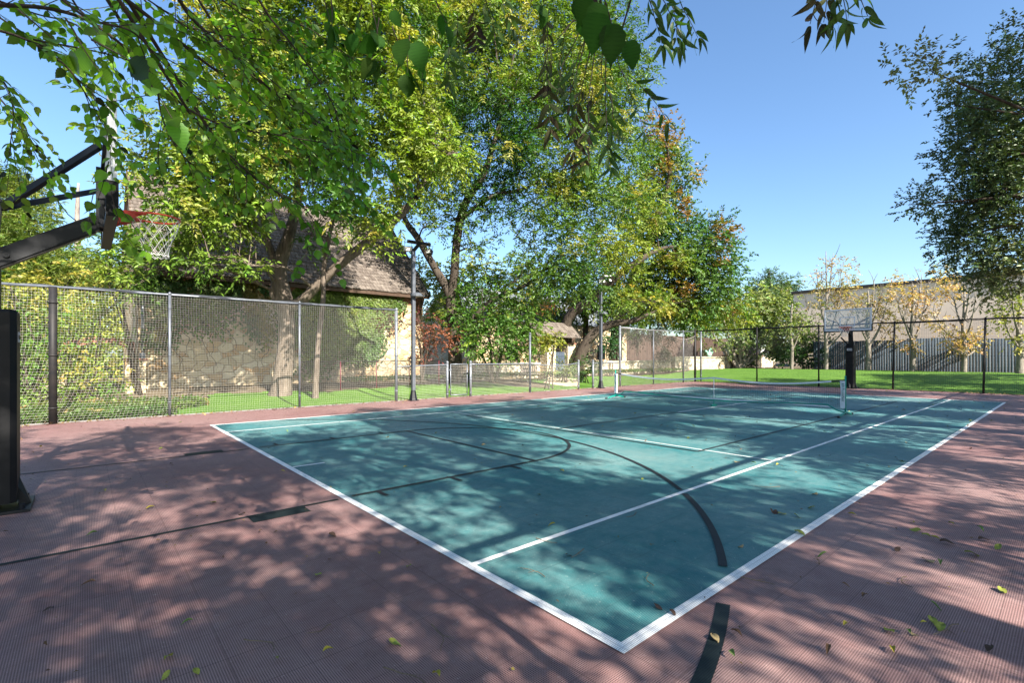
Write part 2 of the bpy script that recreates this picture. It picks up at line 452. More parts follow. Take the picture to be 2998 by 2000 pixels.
# ------------------------------------------------------------------ ground, lawn, court
def grid_sheet(name, x0, x1, y0, y1, st, zf, mat, mask=None):
    nx = int(round((x1 - x0) / st)); ny = int(round((y1 - y0) / st))
    V = [(x0 + i * st, y0 + j * st, zf(x0 + i * st, y0 + j * st)) for j in range(ny + 1) for i in range(nx + 1)]
    F = []
    for j in range(ny):
        for i in range(nx):
            if mask is None or mask(x0 + (i + .5) * st, y0 + (j + .5) * st):
                a = j * (nx + 1) + i; F.append((a, a + 1, a + nx + 2, a + nx + 1))
    o = np_mesh(name, V, F, mat, smooth=True); o['kind'] = 'structure'; return o
def gz(x, y): return terr(x, y) - 0.05
mbg = MB()
xs = [-900, -300, -100, -40] + list(np.arange(-30, 71, 1.5)) + [80, 120, 300, 900]
V = [(x, y, gz(x, y)) for y in xs for x in xs]; n = len(xs)
F = [(j * n + i, j * n + i + 1, (j + 1) * n + i + 1, (j + 1) * n + i) for j in range(n - 1) for i in range(n - 1)]
o = np_mesh('ground', V, F, M_SOIL, smooth=True); o['kind'] = 'structure'
FENCE_Y = 13.2; FENCE_X = 25.0; WALL_Y = 19.0; GREY_X = 42.5
def wob(x, s_=0.0): return .35 * math.sin(x * .9 + s_) + .2 * math.sin(x * 2.3 + s_ * 2)
_, _tH = onY(469, 20)
P_h = G(400, 1135); HOUSE_Y = P_h.y
def lawnmask(x, y):
    if y > 13.28 and x < 25.15:
        if x < -.9 + (y - 13.2) * .5 + wob(y * 2) * .4: return False
        if x < 8: return y < 17.4 + wob(x)
        return y < 17.9 + wob(x, 1) * .6 and not (13.0 < x < 15.6 and y > 15.2 + .6 * math.sin(x * 2.1))
    if x > 25.12: return x < GREY_X - .5 + .2 * math.sin(y) and y < 17.7 + wob(x, 1) * .4 and y > -20
    return False
o = grid_sheet('lawn', -3, 43, -20, 19.5, .25, lambda x, y: terr(x, y) + .012, M_TURF, lawnmask)
pc = MB(); pc.box(-4.3, 25.05, -2.7, 13.24, -.12, 0.0); o = pc.build('court_slab', M_PINK); o['kind'] = 'structure'
pc = MB(); pc.add([(0, 0, .004), (20.2, 0, .004), (20.2, 10.67, .004), (0, 10.67, .004)], [(0, 1, 2, 3)]); o = pc.build('court_surface', M_TEAL); o['kind'] = 'structure'
pc = MB(); pc.box(-4.4, 25.15, 13.245, 13.30, -.12, .025); o = pc.build('court_kerb', noisy('edging', (.12, .12, .12), (.2, .19, .18), 5)); o['kind'] = 'structure'
pc = MB(); path_pts = [G(px, py) for px, py in ((1590, 1122), (1606, 1113), (1650, 1108), (1693, 1112), (1694, 1133), (1660, 1133), (1620, 1128))]
pc.add([(p.x, p.y, terr(p.x, p.y) + .03) for p in path_pts], [tuple(range(len(path_pts)))]); o = pc.build('gravel_path', M_GRAVEL); o['kind'] = 'structure'

def line(mb, x0, y0, x1, y1, wd, z):
    a = Vector((x0, y0, z)); b = Vector((x1, y1, z)); d = (b - a).normalized(); s_ = Vector((-d.y, d.x, 0)) * wd / 2
    mb.add([a - s_, b - s_, b + s_, a + s_], [(0, 1, 2, 3)])
def arc(mb, cx, cy, r, a0, a1, wd, z, n=48):
    vs = []; fs = []
    for i in range(n + 1):
        a = a0 + (a1 - a0) * i / n
        vs += [(cx + (r - wd / 2) * math.cos(a), cy + (r - wd / 2) * math.sin(a), z), (cx + (r + wd / 2) * math.cos(a), cy + (r + wd / 2) * math.sin(a), z)]
    for i in range(n): fs.append((2 * i, 2 * i + 1, 2 * i + 3, 2 * i + 2))
    mb.add(vs, fs)
Zl = .008
mw = MB()
t_ = .068
mw.box(-t_ / 2, t_ / 2, -t_ / 2, 10.67 + t_ / 2, Zl - .0005, Zl); mw.box(20.2 - t_ / 2, 20.2 + t_ / 2, -t_ / 2, 10.67 + t_ / 2, Zl - .0005, Zl)
mw.box(t_ / 2, 20.2 - t_ / 2, -t_ / 2, t_ / 2, Zl - .0005, Zl); mw.box(t_ / 2, 20.2 - t_ / 2, 10.67 - t_ / 2, 10.67 + t_ / 2, Zl - .0005, Zl)
for yy in (1.30, 9.37): line(mw, t_ / 2, yy, 20.2 - t_ / 2, yy, .052, Zl)
for xx in (5.3, 18.3): line(mw, xx, 1.331, xx, 9.339, .034, Zl)
line(mw, 9.7, 5.40, 13.9, 5.40, .05, Zl); line(mw, .04, 5.335, .46, 5.335, .05, Zl)
o = mw.build('white_court_lines', M_WLINE); o['kind'] = 'structure'
mk = MB(); Zb = .012; KW = .052
for yy, sg in ((3.50, -1), (7.17, 1)):
    line(mk, .08, yy, 2.74, yy, KW, Zb)
    for xx in (.36, 1.31, 2.26): line(mk, xx, yy + sg * KW / 2, xx, yy + sg * .23, .05, Zb)
line(mk, 2.74, 3.5, 2.74, 7.17, KW * .8, Zb + .002)
arc(mk, 2.74, 5.335, 1.835, -math.pi / 2, math.pi / 2, KW, Zb)
a0 = math.asin((.12 - 5.335) / 5.93)
arc(mk, -1.5, 5.335, 5.93, a0 + .0, -math.asin((1.25 - 5.335) / 5.93) * -1, KW * 1.15, Zb, 20)
arc(mk, -1.5, 5.335, 5.93, math.asin((1.36 - 5.335) / 5.93), math.asin((9.30 - 5.335) / 5.93), KW, Zb, 60)
arc(mk, -1.5, 5.335, 5.93, math.asin((9.44 - 5.335) / 5.93), math.asin((10.55 - 5.335) / 5.93), KW, Zb, 20)
for yy in (2.34, 8.44): line(mk, 5.1, yy, 17.9, yy, .045, Zb)
line(mk, 5.10, 2.34, 5.10, 8.44, .045, Zb + .002); line(mk, 18.0, 2.34, 18.0, 8.44, .045, Zb + .002)
for xx in (9.67, 13.93): line(mk, xx, 2.34, xx, 8.44, .045, Zb + .002)
line(mk, 5.12, 5.40, 9.64, 5.40, .045, Zb); line(mk, 13.96, 5.40, 17.97, 5.40, .045, Zb)
o = mk.build('black_court_lines', M_BLINE); o['kind'] = 'structure'
mg = MB(); Zp = .004
for yy, sg in ((3.50, -1), (7.17, 1)):
    line(mg, -4.25, yy, -.07, yy, KW * .9, Zp); mg.box(-.92, -.42, min(yy + sg * .03, yy + sg * .21), max(yy + sg * .03, yy + sg * .21), Zp - .0005, Zp)
arc(mg, -1.5, 5.335, 5.93, math.asin((-.12 - 5.335) / 5.93), math.asin((-.12 - 5.335) / 5.93) - .45, .078, Zp, 24)
o = mg.build('dark_border_lines', M_GLINE); o['kind'] = 'structure'

# ------------------------------------------------------------------ fences and nets
def grid_tubes(P, off):
    """P (lines, n, 3), off (k,3) or (lines,k,3)"""
    L_, n_, _ = P.shape; k = len(off)
    V = (P[:, :, None, :] + off[None, None]).reshape(-1, 3)
    F = []
    base = np.arange(L_)[:, None, None] * (n_ * k) + np.arange(n_ - 1)[None, :, None] * k
    for j in range(k):
        a = base + j; b = base + (j + 1) % k
        F.append(np.stack([a, b, b + k, a + k], -1))
    return V, np.concatenate([f.reshape(-1, 4) for f in F])
def netting(name, A, B, z0, z1, cell, r, mat, parent, bulge=.05, topsag=None, shear=None, seed=0, base=(0, 0, 0), slack=0.0):
    A = np.array([A[0], A[1]]); B = np.array([B[0], B[1]]); d = B - A; Ln = np.linalg.norm(d); d = d / Ln; nr = np.array([-d[1], d[0]])
    nu = max(2, int(Ln / cell)); nv = max(2, int((z1 - z0) / cell))
    def surf(u, v):          # u,v 0..1
        s_ = u * Ln; h = z0 + v * (z1 - z0)
        if topsag is not None: h = h - topsag(s_) * v
        q = vnoise(np.stack([s_ * .55, h * .6, 0 * s_], -1).reshape(-1, 3), 1.0, seed).reshape(s_.shape) - .5
        q2 = vnoise(np.stack([s_ * .9, h * 1.3, 0 * s_ + 5], -1).reshape(-1, 3), 1.0, seed + 3).reshape(s_.shape) - .5
        env = np.minimum(1, v * 6) * np.minimum(1, (1 - v) * 6)
        offn = bulge * 2.4 * q * env
        ds = slack * q2 * env; dh = slack * q * env
        if shear is not None: ds = ds + shear(s_, v)
        s2 = s_ + ds
        return np.stack([A[0] + d[0] * s2 + nr[0] * offn, A[1] + d[1] * s2 + nr[1] * offn, h + dh], -1)
    U = np.linspace(0, 1, nu + 1); Vv = np.linspace(0, 1, 15)
    P1 = surf(*np.meshgrid(U, Vv, indexing='ij'))
    U2 = np.linspace(0, 1, max(6, int(Ln / .22))); V2 = np.linspace(0, 1, nv + 1)
    P2 = surf(*[q.T for q in np.meshgrid(U2, V2, indexing='ij')])
    d3 = np.array([d[0], d[1], 0]); n3 = np.array([nr[0], nr[1], 0]); z3 = np.array([0, 0, 1.0])
    o1 = np.array([d3 * r, -d3 * r * .5 + n3 * r * .87, -d3 * r * .5 - n3 * r * .87])
    o2 = np.array([z3 * r, -z3 * r * .5 + n3 * r * .87, -z3 * r * .5 - n3 * r * .87])
    Va, Fa = grid_tubes(P1, o1); Vb, Fb = grid_tubes(P2, o2)
    return np_mesh(name, np.concatenate([Va, Vb]) - np.array(base), np.concatenate([Fa, Fb + len(Va)]), mat, parent)
def post_at(name, x, y, h, r, mat, parent, base, cap=True, z0=None, n=10, bands=True, lean=(0, 0)):
    m = MB(); z0 = terr(x, y) - .03 if z0 is None else z0
    m.tube([(x, y, z0), (x + lean[0], y + lean[1], h)], r, n)
    if cap: m.lathe((x + lean[0], y + lean[1], h), [(r * 1.25, -.02), (r * 1.25, .01), (r * .8, .035), (r * .15, .055)], n)
    if bands:
        for q in (.12, .5, .88): m.tube([(x + lean[0] * q, y + lean[1] * q, z0 + (h - z0) * q), (x + lean[0] * q, y + lean[1] * q, z0 + (h - z0) * q + .03)], r * 1.22, n)
    return m.build(name, mat, parent, True, base)
def rope(pts_fn, n, r, mb): mb.tube([pts_fn(i / n) for i in range(n + 1)], r, 5)

FH = 3.03
# tall section on the left
xL0 = -4.2; xs_post = [onY(px, FENCE_Y)[0] for px in (155, 497, 877, 1160)]
xTE = xs_post[3]
bs = (xL0, FENCE_Y, 0)
fA = thing('net_fence', 'tall pale rope net fence with grey posts between the pink border and the ivy house', 'fence', bs)
o = post_at('post', xs_post[0], FENCE_Y, FH - .02, .075, M_BLKPOST, fA, bs, False); o['label'] = 'thick black end post beside the shrubs'
post_at('post', xL0, FENCE_Y, FH, .05, M_BLKPOST, fA, bs)
for x in xs_post[1:3]: post_at('post', x, FENCE_Y, FH, .032, M_GREY, fA, bs)
post_at('post', xs_post[3], FENCE_Y, FH, .05, M_GALV, fA, bs)
m = MB(); m.tube([(xL0, FENCE_Y, FH - .02), (xTE, FENCE_Y, FH - .02)], .022, 8); m.build('top_rail', M_GALV, fA, True, bs)
m = MB()
for k in range(5):
    ph = random.random() * 9
    rope(lambda t, ph=ph, k=k: (xL0 + (xTE - xL0) * t, FENCE_Y + .03 * math.sin(t * 31 + ph) + .01 * k, FH - .02 + .03 * math.sin(t * (23 + 5 * k) + ph) + random.random() * .006), 110, .013, m)
m.build('gathered_net_bundle', M_ROPE, fA, True, bs)
netting('netting', (xL0, FENCE_Y), (xTE, FENCE_Y), .03, FH - .04, .058, .0012, M_NETW, fA, bulge=.12, slack=.10, seed=4, base=bs,
        shear=lambda s_, v: -np.clip(1 - v * 1.6, 0, 1) ** 1.5 * .9 * np.clip((4.4 - s_) / 4.4, 0, 1) * np.clip(s_ / 1.5, 0, 1))
# low section up to the small gate, then to the opening
def lowx(px): return onY(px, FENCE_Y)[0]
xg0, xg1 = lowx(1317), lowx(1369.5)
xa = lowx(1309.5); xb = lowx(1377.5); xc = lowx(1551.5); xd = lowx(1693.6); xe = lowx(1736); xf = lowx(1815)
LH = 1.22
def low_fence(label, x0, x1, posts, sagf, seed):
    b_ = (x0, FENCE_Y, 0)
    f = thing('low_net_fence', label, 'fence', b_, 'waist high net fence panels beside the court')
    for (x, h, r, mt) in posts: post_at('post', x, FENCE_Y, h, r, mt, f, b_)
    m = MB(); m.tube([(x0 + (x1 - x0) * i / 24, FENCE_Y, LH - .03 - sagf(x0 + (x1 - x0) * i / 24)) for i in range(25)], .021, 8); m.build('top_rail', M_GALV, f, True, b_)
    netting('netting', (x0, FENCE_Y), (x1, FENCE_Y), .03, LH - .05, .055, .0018, M_NETW, f, bulge=.06, slack=.03, seed=seed, base=b_, topsag=lambda s_: np.vectorize(lambda q: sagf(x0 + q))(s_))
    return f
low_fence('waist high net fence panel between the tall net and the small gate', xTE + .06, xa, [(xa, LH + .05, .045, M_GALV)], lambda x: .05 * (1 - (x - xTE) / (xa - xTE)), 5)
low_fence('waist high net fence right of the small gate, with one taller post in it', xb, xd,
          [(xb, LH + .06, .045, M_GALV), (xc, 2.42, .048, M_GREY), (xd, LH + .06, .045, M_GALV)],
          lambda x: .10 * math.sin(math.pi * max(0, min(1, (x - xc) / (xd - xc)))), 6)
low_fence('short waist high net fence panel around the second lamp pole', xe, xf - .06, [(xe, LH + .06, .045, M_GALV)], lambda x: .02, 7)
# gate
bs = (xg0, FENCE_Y, 0)
gt = thing('net_gate', 'narrow waist high pipe gate with netting between two posts', 'gate', bs)
m = MB(); z0, z1 = .09, LH - .02
x0, x1 = xg0 + .03, xg1 - .03
for a, b in (((x0, z0), (x0, z1)), ((x1, z0), (x1, z1)), ((x0, z1), (x1, z1)), ((x0, z0), (x1, z0))):
    m.tube([(a[0], FENCE_Y, a[1]), (b[0], FENCE_Y, b[1])], .019, 8)
m.build('gate_frame', M_GALV, gt, True, bs)
netting('netting', (x0, FENCE_Y), (x1, FENCE_Y), z0, z1, .055, .0018, M_NETW, gt, bulge=.03, seed=8, base=bs)
for z in (.3, 1.0):
    m = MB(); m.box(x0 - .07, x0 + .02, FENCE_Y - .03, FENCE_Y + .03, z - .02, z + .02)
    m.build('hinge', M_GALV, gt, False, bs)
m = MB(); m.box(x1 - .02, x1 + .05, FENCE_Y - .045, FENCE_Y - .02, .84, .90); m.build('latch', M_DARKM, gt, False, bs)
# right hand tall section with sagging net
bs = (xf, FENCE_Y, 0)
fB = thing('net_fence', 'tall grey net fence with a sagging top behind the pickleball net', 'fence', bs)
xsr = [lowx(1913), lowx(2000.6), lowx(2052)]; xCor = FENCE_X
FH2 = 2.95
post_at('post', xf, FENCE_Y, FH2, .05, M_GALV, fB, bs)
for x, r, mt in zip(xsr, (.032, .04, .05), (M_GREY, M_GREY, M_GALV)): post_at('post', x, FENCE_Y, FH2 - .02, r, mt, fB, bs)
m = MB(); m.tube([(xf, FENCE_Y, FH2 - .02), (xsr[0], FENCE_Y, FH2 - .08), (xCor, FENCE_Y, FH2 - .02)], .020, 8); m.build('top_rail', M_GALV, fB, True, bs)
def sg(s_): return .42 * np.clip(np.sin(np.pi * np.clip((s_ + xf - xsr[0] - 1.2) / (xsr[2] - xsr[0] - 1.4), 0, 1)), 0, 1)
netting('netting', (xf, FENCE_Y), (xCor, FENCE_Y), .05, FH2 - .06, .058, .0024, M_NETG, fB, bulge=.14, slack=.12, seed=14, base=bs, topsag=sg)
m = MB(); rope(lambda t: (xf + (xCor - xf) * t, FENCE_Y - .02, FH2 - .07 - float(sg(np.array((xCor - xf) * t)))), 80, .008, m); m.build('top_cord', M_NETG, fB, True, bs)
# far fence, black
bs = (FENCE_X, FENCE_Y, 0)
fC = thing('net_fence', 'tall black net fence across the far end of the court before the lawn', 'fence', bs)
ys = [FENCE_Y] + [onX(px, FENCE_X)[0] for px in (2216, 2397, 2614, 2879)] + [-2.6]
for i, y in enumerate(ys): post_at('post', FENCE_X, y, 3.0, .06 if i == 0 else .036, M_BLKPOST, fC, bs, True, lean=(0, -.06 if i in (3, 4) else 0))
m = MB(); m.tube([(FENCE_X, FENCE_Y, 2.96), (FENCE_X, -2.6, 3.0)], .02, 8); m.build('top_rail', M_BLKPOST, fC, True, bs)
m = MB()
for k in range(4):
    ph = random.random() * 9
    rope(lambda t, ph=ph, k=k: (FENCE_X + .02 * k, FENCE_Y + (-2.6 - FENCE_Y) * t, 2.97 + .035 * math.sin(t * (19 + 4 * k) + ph)), 90, .014, m)
m.build('gathered_net_bundle', M_BLK, fC, True, bs)
netting('netting', (FENCE_X, FENCE_Y), (FENCE_X, -2.6), .04, 2.95, .058, .0028, M_NETB, fC, bulge=.08, slack=.05, seed=21, base=bs)
# fence along the near right side and behind the near hoop (their shadows fall on the court)
bs = (FENCE_X, -2.6, 0)
fD = thing('net_fence', 'tall black net fence along the right hand side of the court', 'fence', bs)
for x in np.arange(-4.2, 24.0, 3.6): post_at('post', x, -2.6, 3.05, .036, M_BLKPOST, fD, bs)
m = MB(); m.tube([(-4.2, -2.6, 3.03), (25.0, -2.6, 3.03)], .045, 8); m.build('top_rail', M_BLKPOST, fD, True, bs)

# ------------------------------------------------------------------ lamp poles
def lamp_pole(label, px, top, two_tone, armz, low_z, heads):
    x, t = onY(px, FENCE_Y - .14); y = FENCE_Y - .14; bs = (x, y, 0)
    p = thing('lamp_pole', label, 'lamp pole', bs, 'floodlight poles along the fence')
    m = MB(); m.box(x - .055, x + .055, y - .055, y + .055, 0, top)
    m.build('pole', M_GREY, p, False, bs)
    m = MB(); m.box(x - .14, x + .14, y - .14, y + .14, 0, .03)
    for i in range(4):
        a = i * math.pi / 2; m.add([(x, y, .03), (x + .16 * math.cos(a), y + .16 * math.sin(a), .03), (x, y, .35)], [(0, 1, 2)])
    m.lathe((x, y, .0), [(.15, .0), (.13, .08), (.085, .3), (.08, .34)], 8); m.build('base_plate', M_DARKM, p, False, bs)
    m = MB(); d = Vector((RX_, RY_, 0))
    for (a, b) in armz: m.beam(a if isinstance(a, Vector) else Vector((x, y, 0)) + d * a[0] + Vector((0, 0, a[1])), Vector((x, y, 0)) + d * b[0] + Vector((0, 0, b[1])), .09, .10)
    m.build('bracket_arm', M_DARKM, p, False, bs)
    for (du, z, w_, h_, yaw, pit) in heads:
        c = Vector((x, y, 0)) + d * du + Vector((0, 0, z)) - Vector((FX, FY, 0)) * .05
        R = Matrix.Translation(c) @ Matrix.Rotation(yaw, 4, 'Z') @ Matrix.Rotation(pit, 4, 'X')
        m = MB(); m.box(-w_ / 2, w_ / 2, -.02, .10, -h_ / 2, h_ / 2, 0, R); m.box(-w_ / 2 - .012, w_ / 2 + .012, -.035, -.02, -h_ / 2 - .012, h_ / 2 + .012, 0, R)
        m.tube([R @ Vector((-w_ * .4, .05, h_ / 2)), R @ Vector((-w_ * .4, .05, h_ / 2 + .16)), R @ Vector((w_ * .4, .05, h_ / 2 + .16)), R @ Vector((w_ * .4, .05, h_ / 2))], .008, 5)
        fl = m.build('floodlight', M_DARKM, p, False, bs)
        m = MB(); m.box(-w_ / 2 + .01, w_ / 2 - .01, -.044, -.036, -h_ / 2 + .01, h_ / 2 - .01, 0, R); m.build('lens', M_LENS, fl, False, bs)
    m = MB(); c = Vector((x, y, low_z)) + d * .12
    m.lathe(c, [(.20, -.06), (.20, -.02), (.14, .05), (.05, .075)], 14); m.box(x - .07, x + .07, y - .07, y + .07, low_z - .08, low_z + .06)
    m.build('lower_lamp', M_GREY, p, False, bs)
    return p
_, tA = onY(1210, FENCE_Y - .14)
topA = hz(735, tA)
lamp_pole('dark grey floodlight pole with two lamps on a cross arm, beside the tall net end', 1210, topA, True,
          [((0, topA), (.22, hz(712, tA))), ((-.2, hz(706, tA)), (.58, hz(717, tA)))], hz(863, tA),
          [(-.17, hz(730, tA), .30, .15, HEAD - rad(90) + rad(5), 0), (.54, hz(738, tA), .17, .15, HEAD - rad(90) + rad(-25), rad(-20))])
_, tB = onY(1757.6, FENCE_Y - .14); topB = hz(830, tB)
lamp_pole('grey floodlight pole with pale lamps, standing before the leaning tree', 1759, topB, False,
          [((0, topB), (.15, hz(815, tB))), ((-.02, hz(817, tB)), (.5, hz(806, tB)))], hz(916, tB),
          [(.05, hz(824, tB), .28, .13, HEAD - rad(90), 0), (.40, hz(822, tB), .16, .14, HEAD - rad(90) + rad(30), rad(-30)), (.30, hz(809, tB), .35, .07, HEAD - rad(90), rad(-10))])

# ------------------------------------------------------------------ basketball hoops
def hoop(label, bx, by, sgn, ztop, zbot, polex, padz, detail, rimz, pz_top, sticker):
    """board plane x=bx facing sgn"""
    bs = (polex, by, 0)
    h = thing('basketball_hoop', label, 'basketball hoop', bs, 'basketball hoops at both ends of the court')
    f = bx; bk = bx - sgn * .07; hw = .915
    m = MB(); fr = .045
    xa_, xb_ = min(f, bk), max(f, bk)
    m.box(xa_, xb_, by - hw, by + hw, ztop - fr, ztop); m.box(xa_, xb_, by - hw, by + hw, zbot + .05, zbot + .05 + fr)
    m.box(xa_, xb_, by - hw, by - hw + fr, zbot + .05 + fr, ztop - fr); m.box(xa_, xb_, by + hw - fr, by + hw, zbot + .05 + fr, ztop - fr)
    brd = m.build('backboard', M_WHITE if sgn < 0 else M_WPAINT, h, False, bs)
    gx = f - sgn * .02
    m = MB(); m.box(gx - .005, gx + .005, by - hw + fr, by + hw - fr, zbot + .05 + fr, ztop - fr); m.build('glass_panel', M_GLASS, brd, False, bs)
    m = MB(); g2 = gx + sgn * .009; zc = rimz + .04; sw, sh, t = .305, .45, .05
    for (a, b, c, d_) in ((-sw, sw, 0, t), (-sw, sw, sh - t, sh), (-sw, -sw + t, t, sh - t), (sw - t, sw, t, sh - t)):
        m.box(g2 - .002, g2 + .002, by + a, by + b, zc + c, zc + d_)
    m.box(g2 - .002, g2 + .002, by - hw + fr + .001, by + hw - fr - .001, ztop - fr - .03, ztop - fr - .001); m.box(g2 - .002, g2 + .002, by - hw + fr + .001, by + hw - fr - .001, zbot + .05 + fr + .001, zbot + .05 + fr + .03)
    m.build('target_square', M_WPAINT, brd, False, bs)
    m = MB(); px0, px1 = min(f + sgn * .012, bk - sgn * .012), max(f + sgn * .012, bk - sgn * .012)
    m.box(px0, px1, by - hw - .03, by + hw + .03, zbot, zbot + .048)
    for s_ in (-1, 1):
        a, b = sorted((by + s_ * (hw + .002), by + s_ * (hw + .035))); m.box(px0, px1, a, b, zbot + .049, zbot + .33)
    m.build('edge_padding', M_PAD, brd, False, bs)
    # rim
    rc = Vector((f + sgn * .38, by, rimz)); R_ = .229
    m = MB(); m.tube([rc + Vector((R_ * math.cos(a), R_ * math.sin(a), 0)) for a in [2 * math.pi * i / 40 for i in range(41)]], .0095, 8, False)
    rf = rc + Vector((-sgn * R_, 0, 0))
    m.box(min(f, f + sgn * .02), max(f, f + sgn * .02), by - .09, by + .09, rimz - .16, rimz + .03)
    for s_ in (-1, 1):
        m.add([(f + sgn * .02, by + s_ * .085, rimz - .14), (f + sgn * .02, by + s_ * .085, rimz + .012), (rc.x - sgn * .13, by + s_ * .175, rimz + .012), (rc.x - sgn * .13, by + s_ * .175, rimz - .02)], [(0, 1, 2, 3)])
    m.add([(f + sgn * .02, by - .085, rimz + .014), (f + sgn * .02, by + .085, rimz + .014), (rc.x - sgn * .17, by + .15, rimz + .014), (rc.x - sgn * .17, by - .15, rimz + .014)], [(0, 1, 2, 3)])
    arcp = [rc + Vector((-sgn * R_ * 1.02 * math.cos(a), R_ * 1.02 * math.sin(a), -.012)) for a in np.linspace(-1.1, 1.1, 12)]
    m.tube(arcp, .02, 6)
    rim = m.build('rim', M_ORANGE, h, True, bs)
    # net
    m = MB(); K = 12; rows = [(R_, -.01), (R_ * .93, -.09), (R_ * .80, -.17), (R_ * .66, -.25), (R_ * .56, -.32), (R_ * .52, -.38), (R_ * .53, -.43)]
    if detail:
        for k in range(K):
            for s_ in (-1, 1):
                pts = []
                for i, (rr, zz) in enumerate(rows):
                    a = 2 * math.pi * (k + .5 * s_ * (i if i > 0 else 0) * .999) / K
                    pts.append(rc + Vector((rr * math.cos(a), rr * math.sin(a), zz)))
                pp, rr2 = spline(pts, [.0024] * len(pts), 2); m.tube(pp, rr2, 5, False)
        last = [rc + Vector((R_ * .53 * math.cos(a), R_ * .53 * math.sin(a), -.43 - .012 * math.cos(a * K))) for a in np.linspace(0, 2 * math.pi, 49)]; m.tube(last, .005, 5, False)
    else:
        for k in range(K):
            for s_ in (-1, 1):
                m.tube([rc + Vector((rr * math.cos(2 * math.pi * (k + .5 * s_ * i) / K), rr * math.sin(2 * math.pi * (k + .5 * s_ * i) / K), zz)) for i, (rr, zz) in enumerate(rows)], .005, 4, False)
    m.build('net', M_CORD, rim, True, bs)
    # structure
    pw = .075
    m = MB(); m.box(polex - pw, polex + pw, by - pw, by + pw, 0, pz_top); m.build('pole', M_DARKM, h, False, bs)
    m = MB(); a = .20 if sgn > 0 else .175; q = .045
    prof = [(-a, -a + q), (-a + q, -a), (a - q, -a), (a, -a + q), (a, a - q), (a - q, a), (-a + q, a), (-a, a - q)]
    vs = [(polex + u, by + v, z) for z in (.08, padz - .03, padz) for (u, v) in [(p_[0] * (.93 if z == padz else 1), p_[1] * (.93 if z == padz else 1)) for p_ in prof]]
    fs = [(i + 8 * r_, (i + 1) % 8 + 8 * r_, (i + 1) % 8 + 8 + 8 * r_, i + 8 + 8 * r_) for r_ in (0, 1) for i in range(8)] + [tuple(range(16, 24))]
    m.add(vs, fs); pd = m.build('pole_padding', M_PAD, h, False, bs)
    m = MB(); m.box(polex - .3, polex + .3, by - .3, by + .3, .005, .03)
    for s_ in (-1, 1):
        for t2 in (-1, 1):
            m.tube([(polex + .24 * s_, by + .24 * t2, .03), (polex + .24 * s_, by + .24 * t2, .075)], .022, 6)
    for s_ in (-1, 1):
        m.add([(polex + s_ * a, by - .04, .03), (polex + s_ * (a + .09), by - .04, .03), (polex + s_ * a, by - .04, .20), (polex + s_ * a, by + .04, .03), (polex + s_ * (a + .09), by + .04, .03), (polex + s_ * a, by + .04, .30)], [(0, 1, 2), (3, 5, 4), (1, 4, 5, 2), (0, 2, 5, 3), (0, 3, 4, 1)])
        m.add([(polex - .04, by + s_ * a, .03), (polex - .04, by + s_ * (a + .09), .03), (polex - .04, by + s_ * a, .30), (polex + .04, by + s_ * a, .03), (polex + .04, by + s_ * (a + .09), .03), (polex + .04, by + s_ * a, .30)], [(0, 1, 2), (3, 5, 4), (1, 4, 5, 2), (0, 2, 5, 3), (0, 3, 4, 1)])
    m.build('base_plate', M_DARKM, h, False, bs)
    for zq in (.35, .9, 1.45):
        m = MB(); e = a + .003; m.box(polex - e, polex + e, by - e * 1.0, by + e * 1.0, zq, zq + .028) if False else m.tube([(polex, by, zq), (polex, by, zq + .006)], a * 1.02, 8)
    m = MB(); zs = sticker; ys_ = by - (.0 if sgn < 0 else .0)
    fx = polex + sgn * (a + .003)
    m.box(fx - .002, fx + .002, by - .10, by + .10, zs, zs + .10); stk = m.build('warning_sticker', M_STICK, pd, False, bs)
    m = MB(); fx2 = fx + sgn * .003
    for k in range(3): m.box(fx2 - .001, fx2 + .001, by - .08 + .055 * k, by - .045 + .055 * k, zs + .03, zs + .07)
    m.build('sticker_print', M_BLK, stk, False, bs)
    return h, bs
# near hoop
h1, bs = hoop('black cantilever basketball hoop with orange rim, close by under the overhanging leaves', -1.82, 5.335, 1, 3.97, 2.79, -2.74, 1.93, True, 3.045, 2.55, 1.62)
m = MB()
J = Vector((-2.66, 5.335, 2.92)); 
for yy, zz in ((4.75, 3.55), (6.0, 3.42)):
    m.beam(J, (-1.93, yy, zz), .055, .055)
m.build('upper_arm', M_DARKM, h1, False, bs)
m = MB(); m.beam((-2.72, 5.335, 2.40), (-1.95, 5.335, 2.90), .13, .15); m.beam((-2.72, 5.335, 2.32), (-1.97, 5.335, 2.81), .10, .05)
m.beam((-2.74, 5.335, 2.35), (-2.70, 5.335, 3.0), .08, .10)
m.tube([(-1.98, 5.25, 2.90), (-1.98, 5.42, 2.90)], .025, 10); m.tube([(-2.62, 5.25, 2.46), (-2.62, 5.42, 2.46)], .025, 10)
m.build('lower_arm', M_DARKM, h1, False, bs)
m = MB(); m.beam((-1.905, 4.5, 3.5), (-1.905, 6.17, 3.5), .03, .05); m.beam((-1.91, 5.335, 2.82), (-1.91, 5.335, 3.5), .10, .03, (0, 1, 0)); m.box(-1.935, -1.895, 5.2, 5.47, 2.84, 3.12); m.build('board_bracket', M_DARKM, h1, False, bs)
m = MB(); m.tube([(-2.35, 5.3, 3.22), (-2.18, 5.33, 2.95), (-2.08, 5.335, 2.86)], .005, 5); m.build('spring_cable', M_DARKM, h1, False, bs)
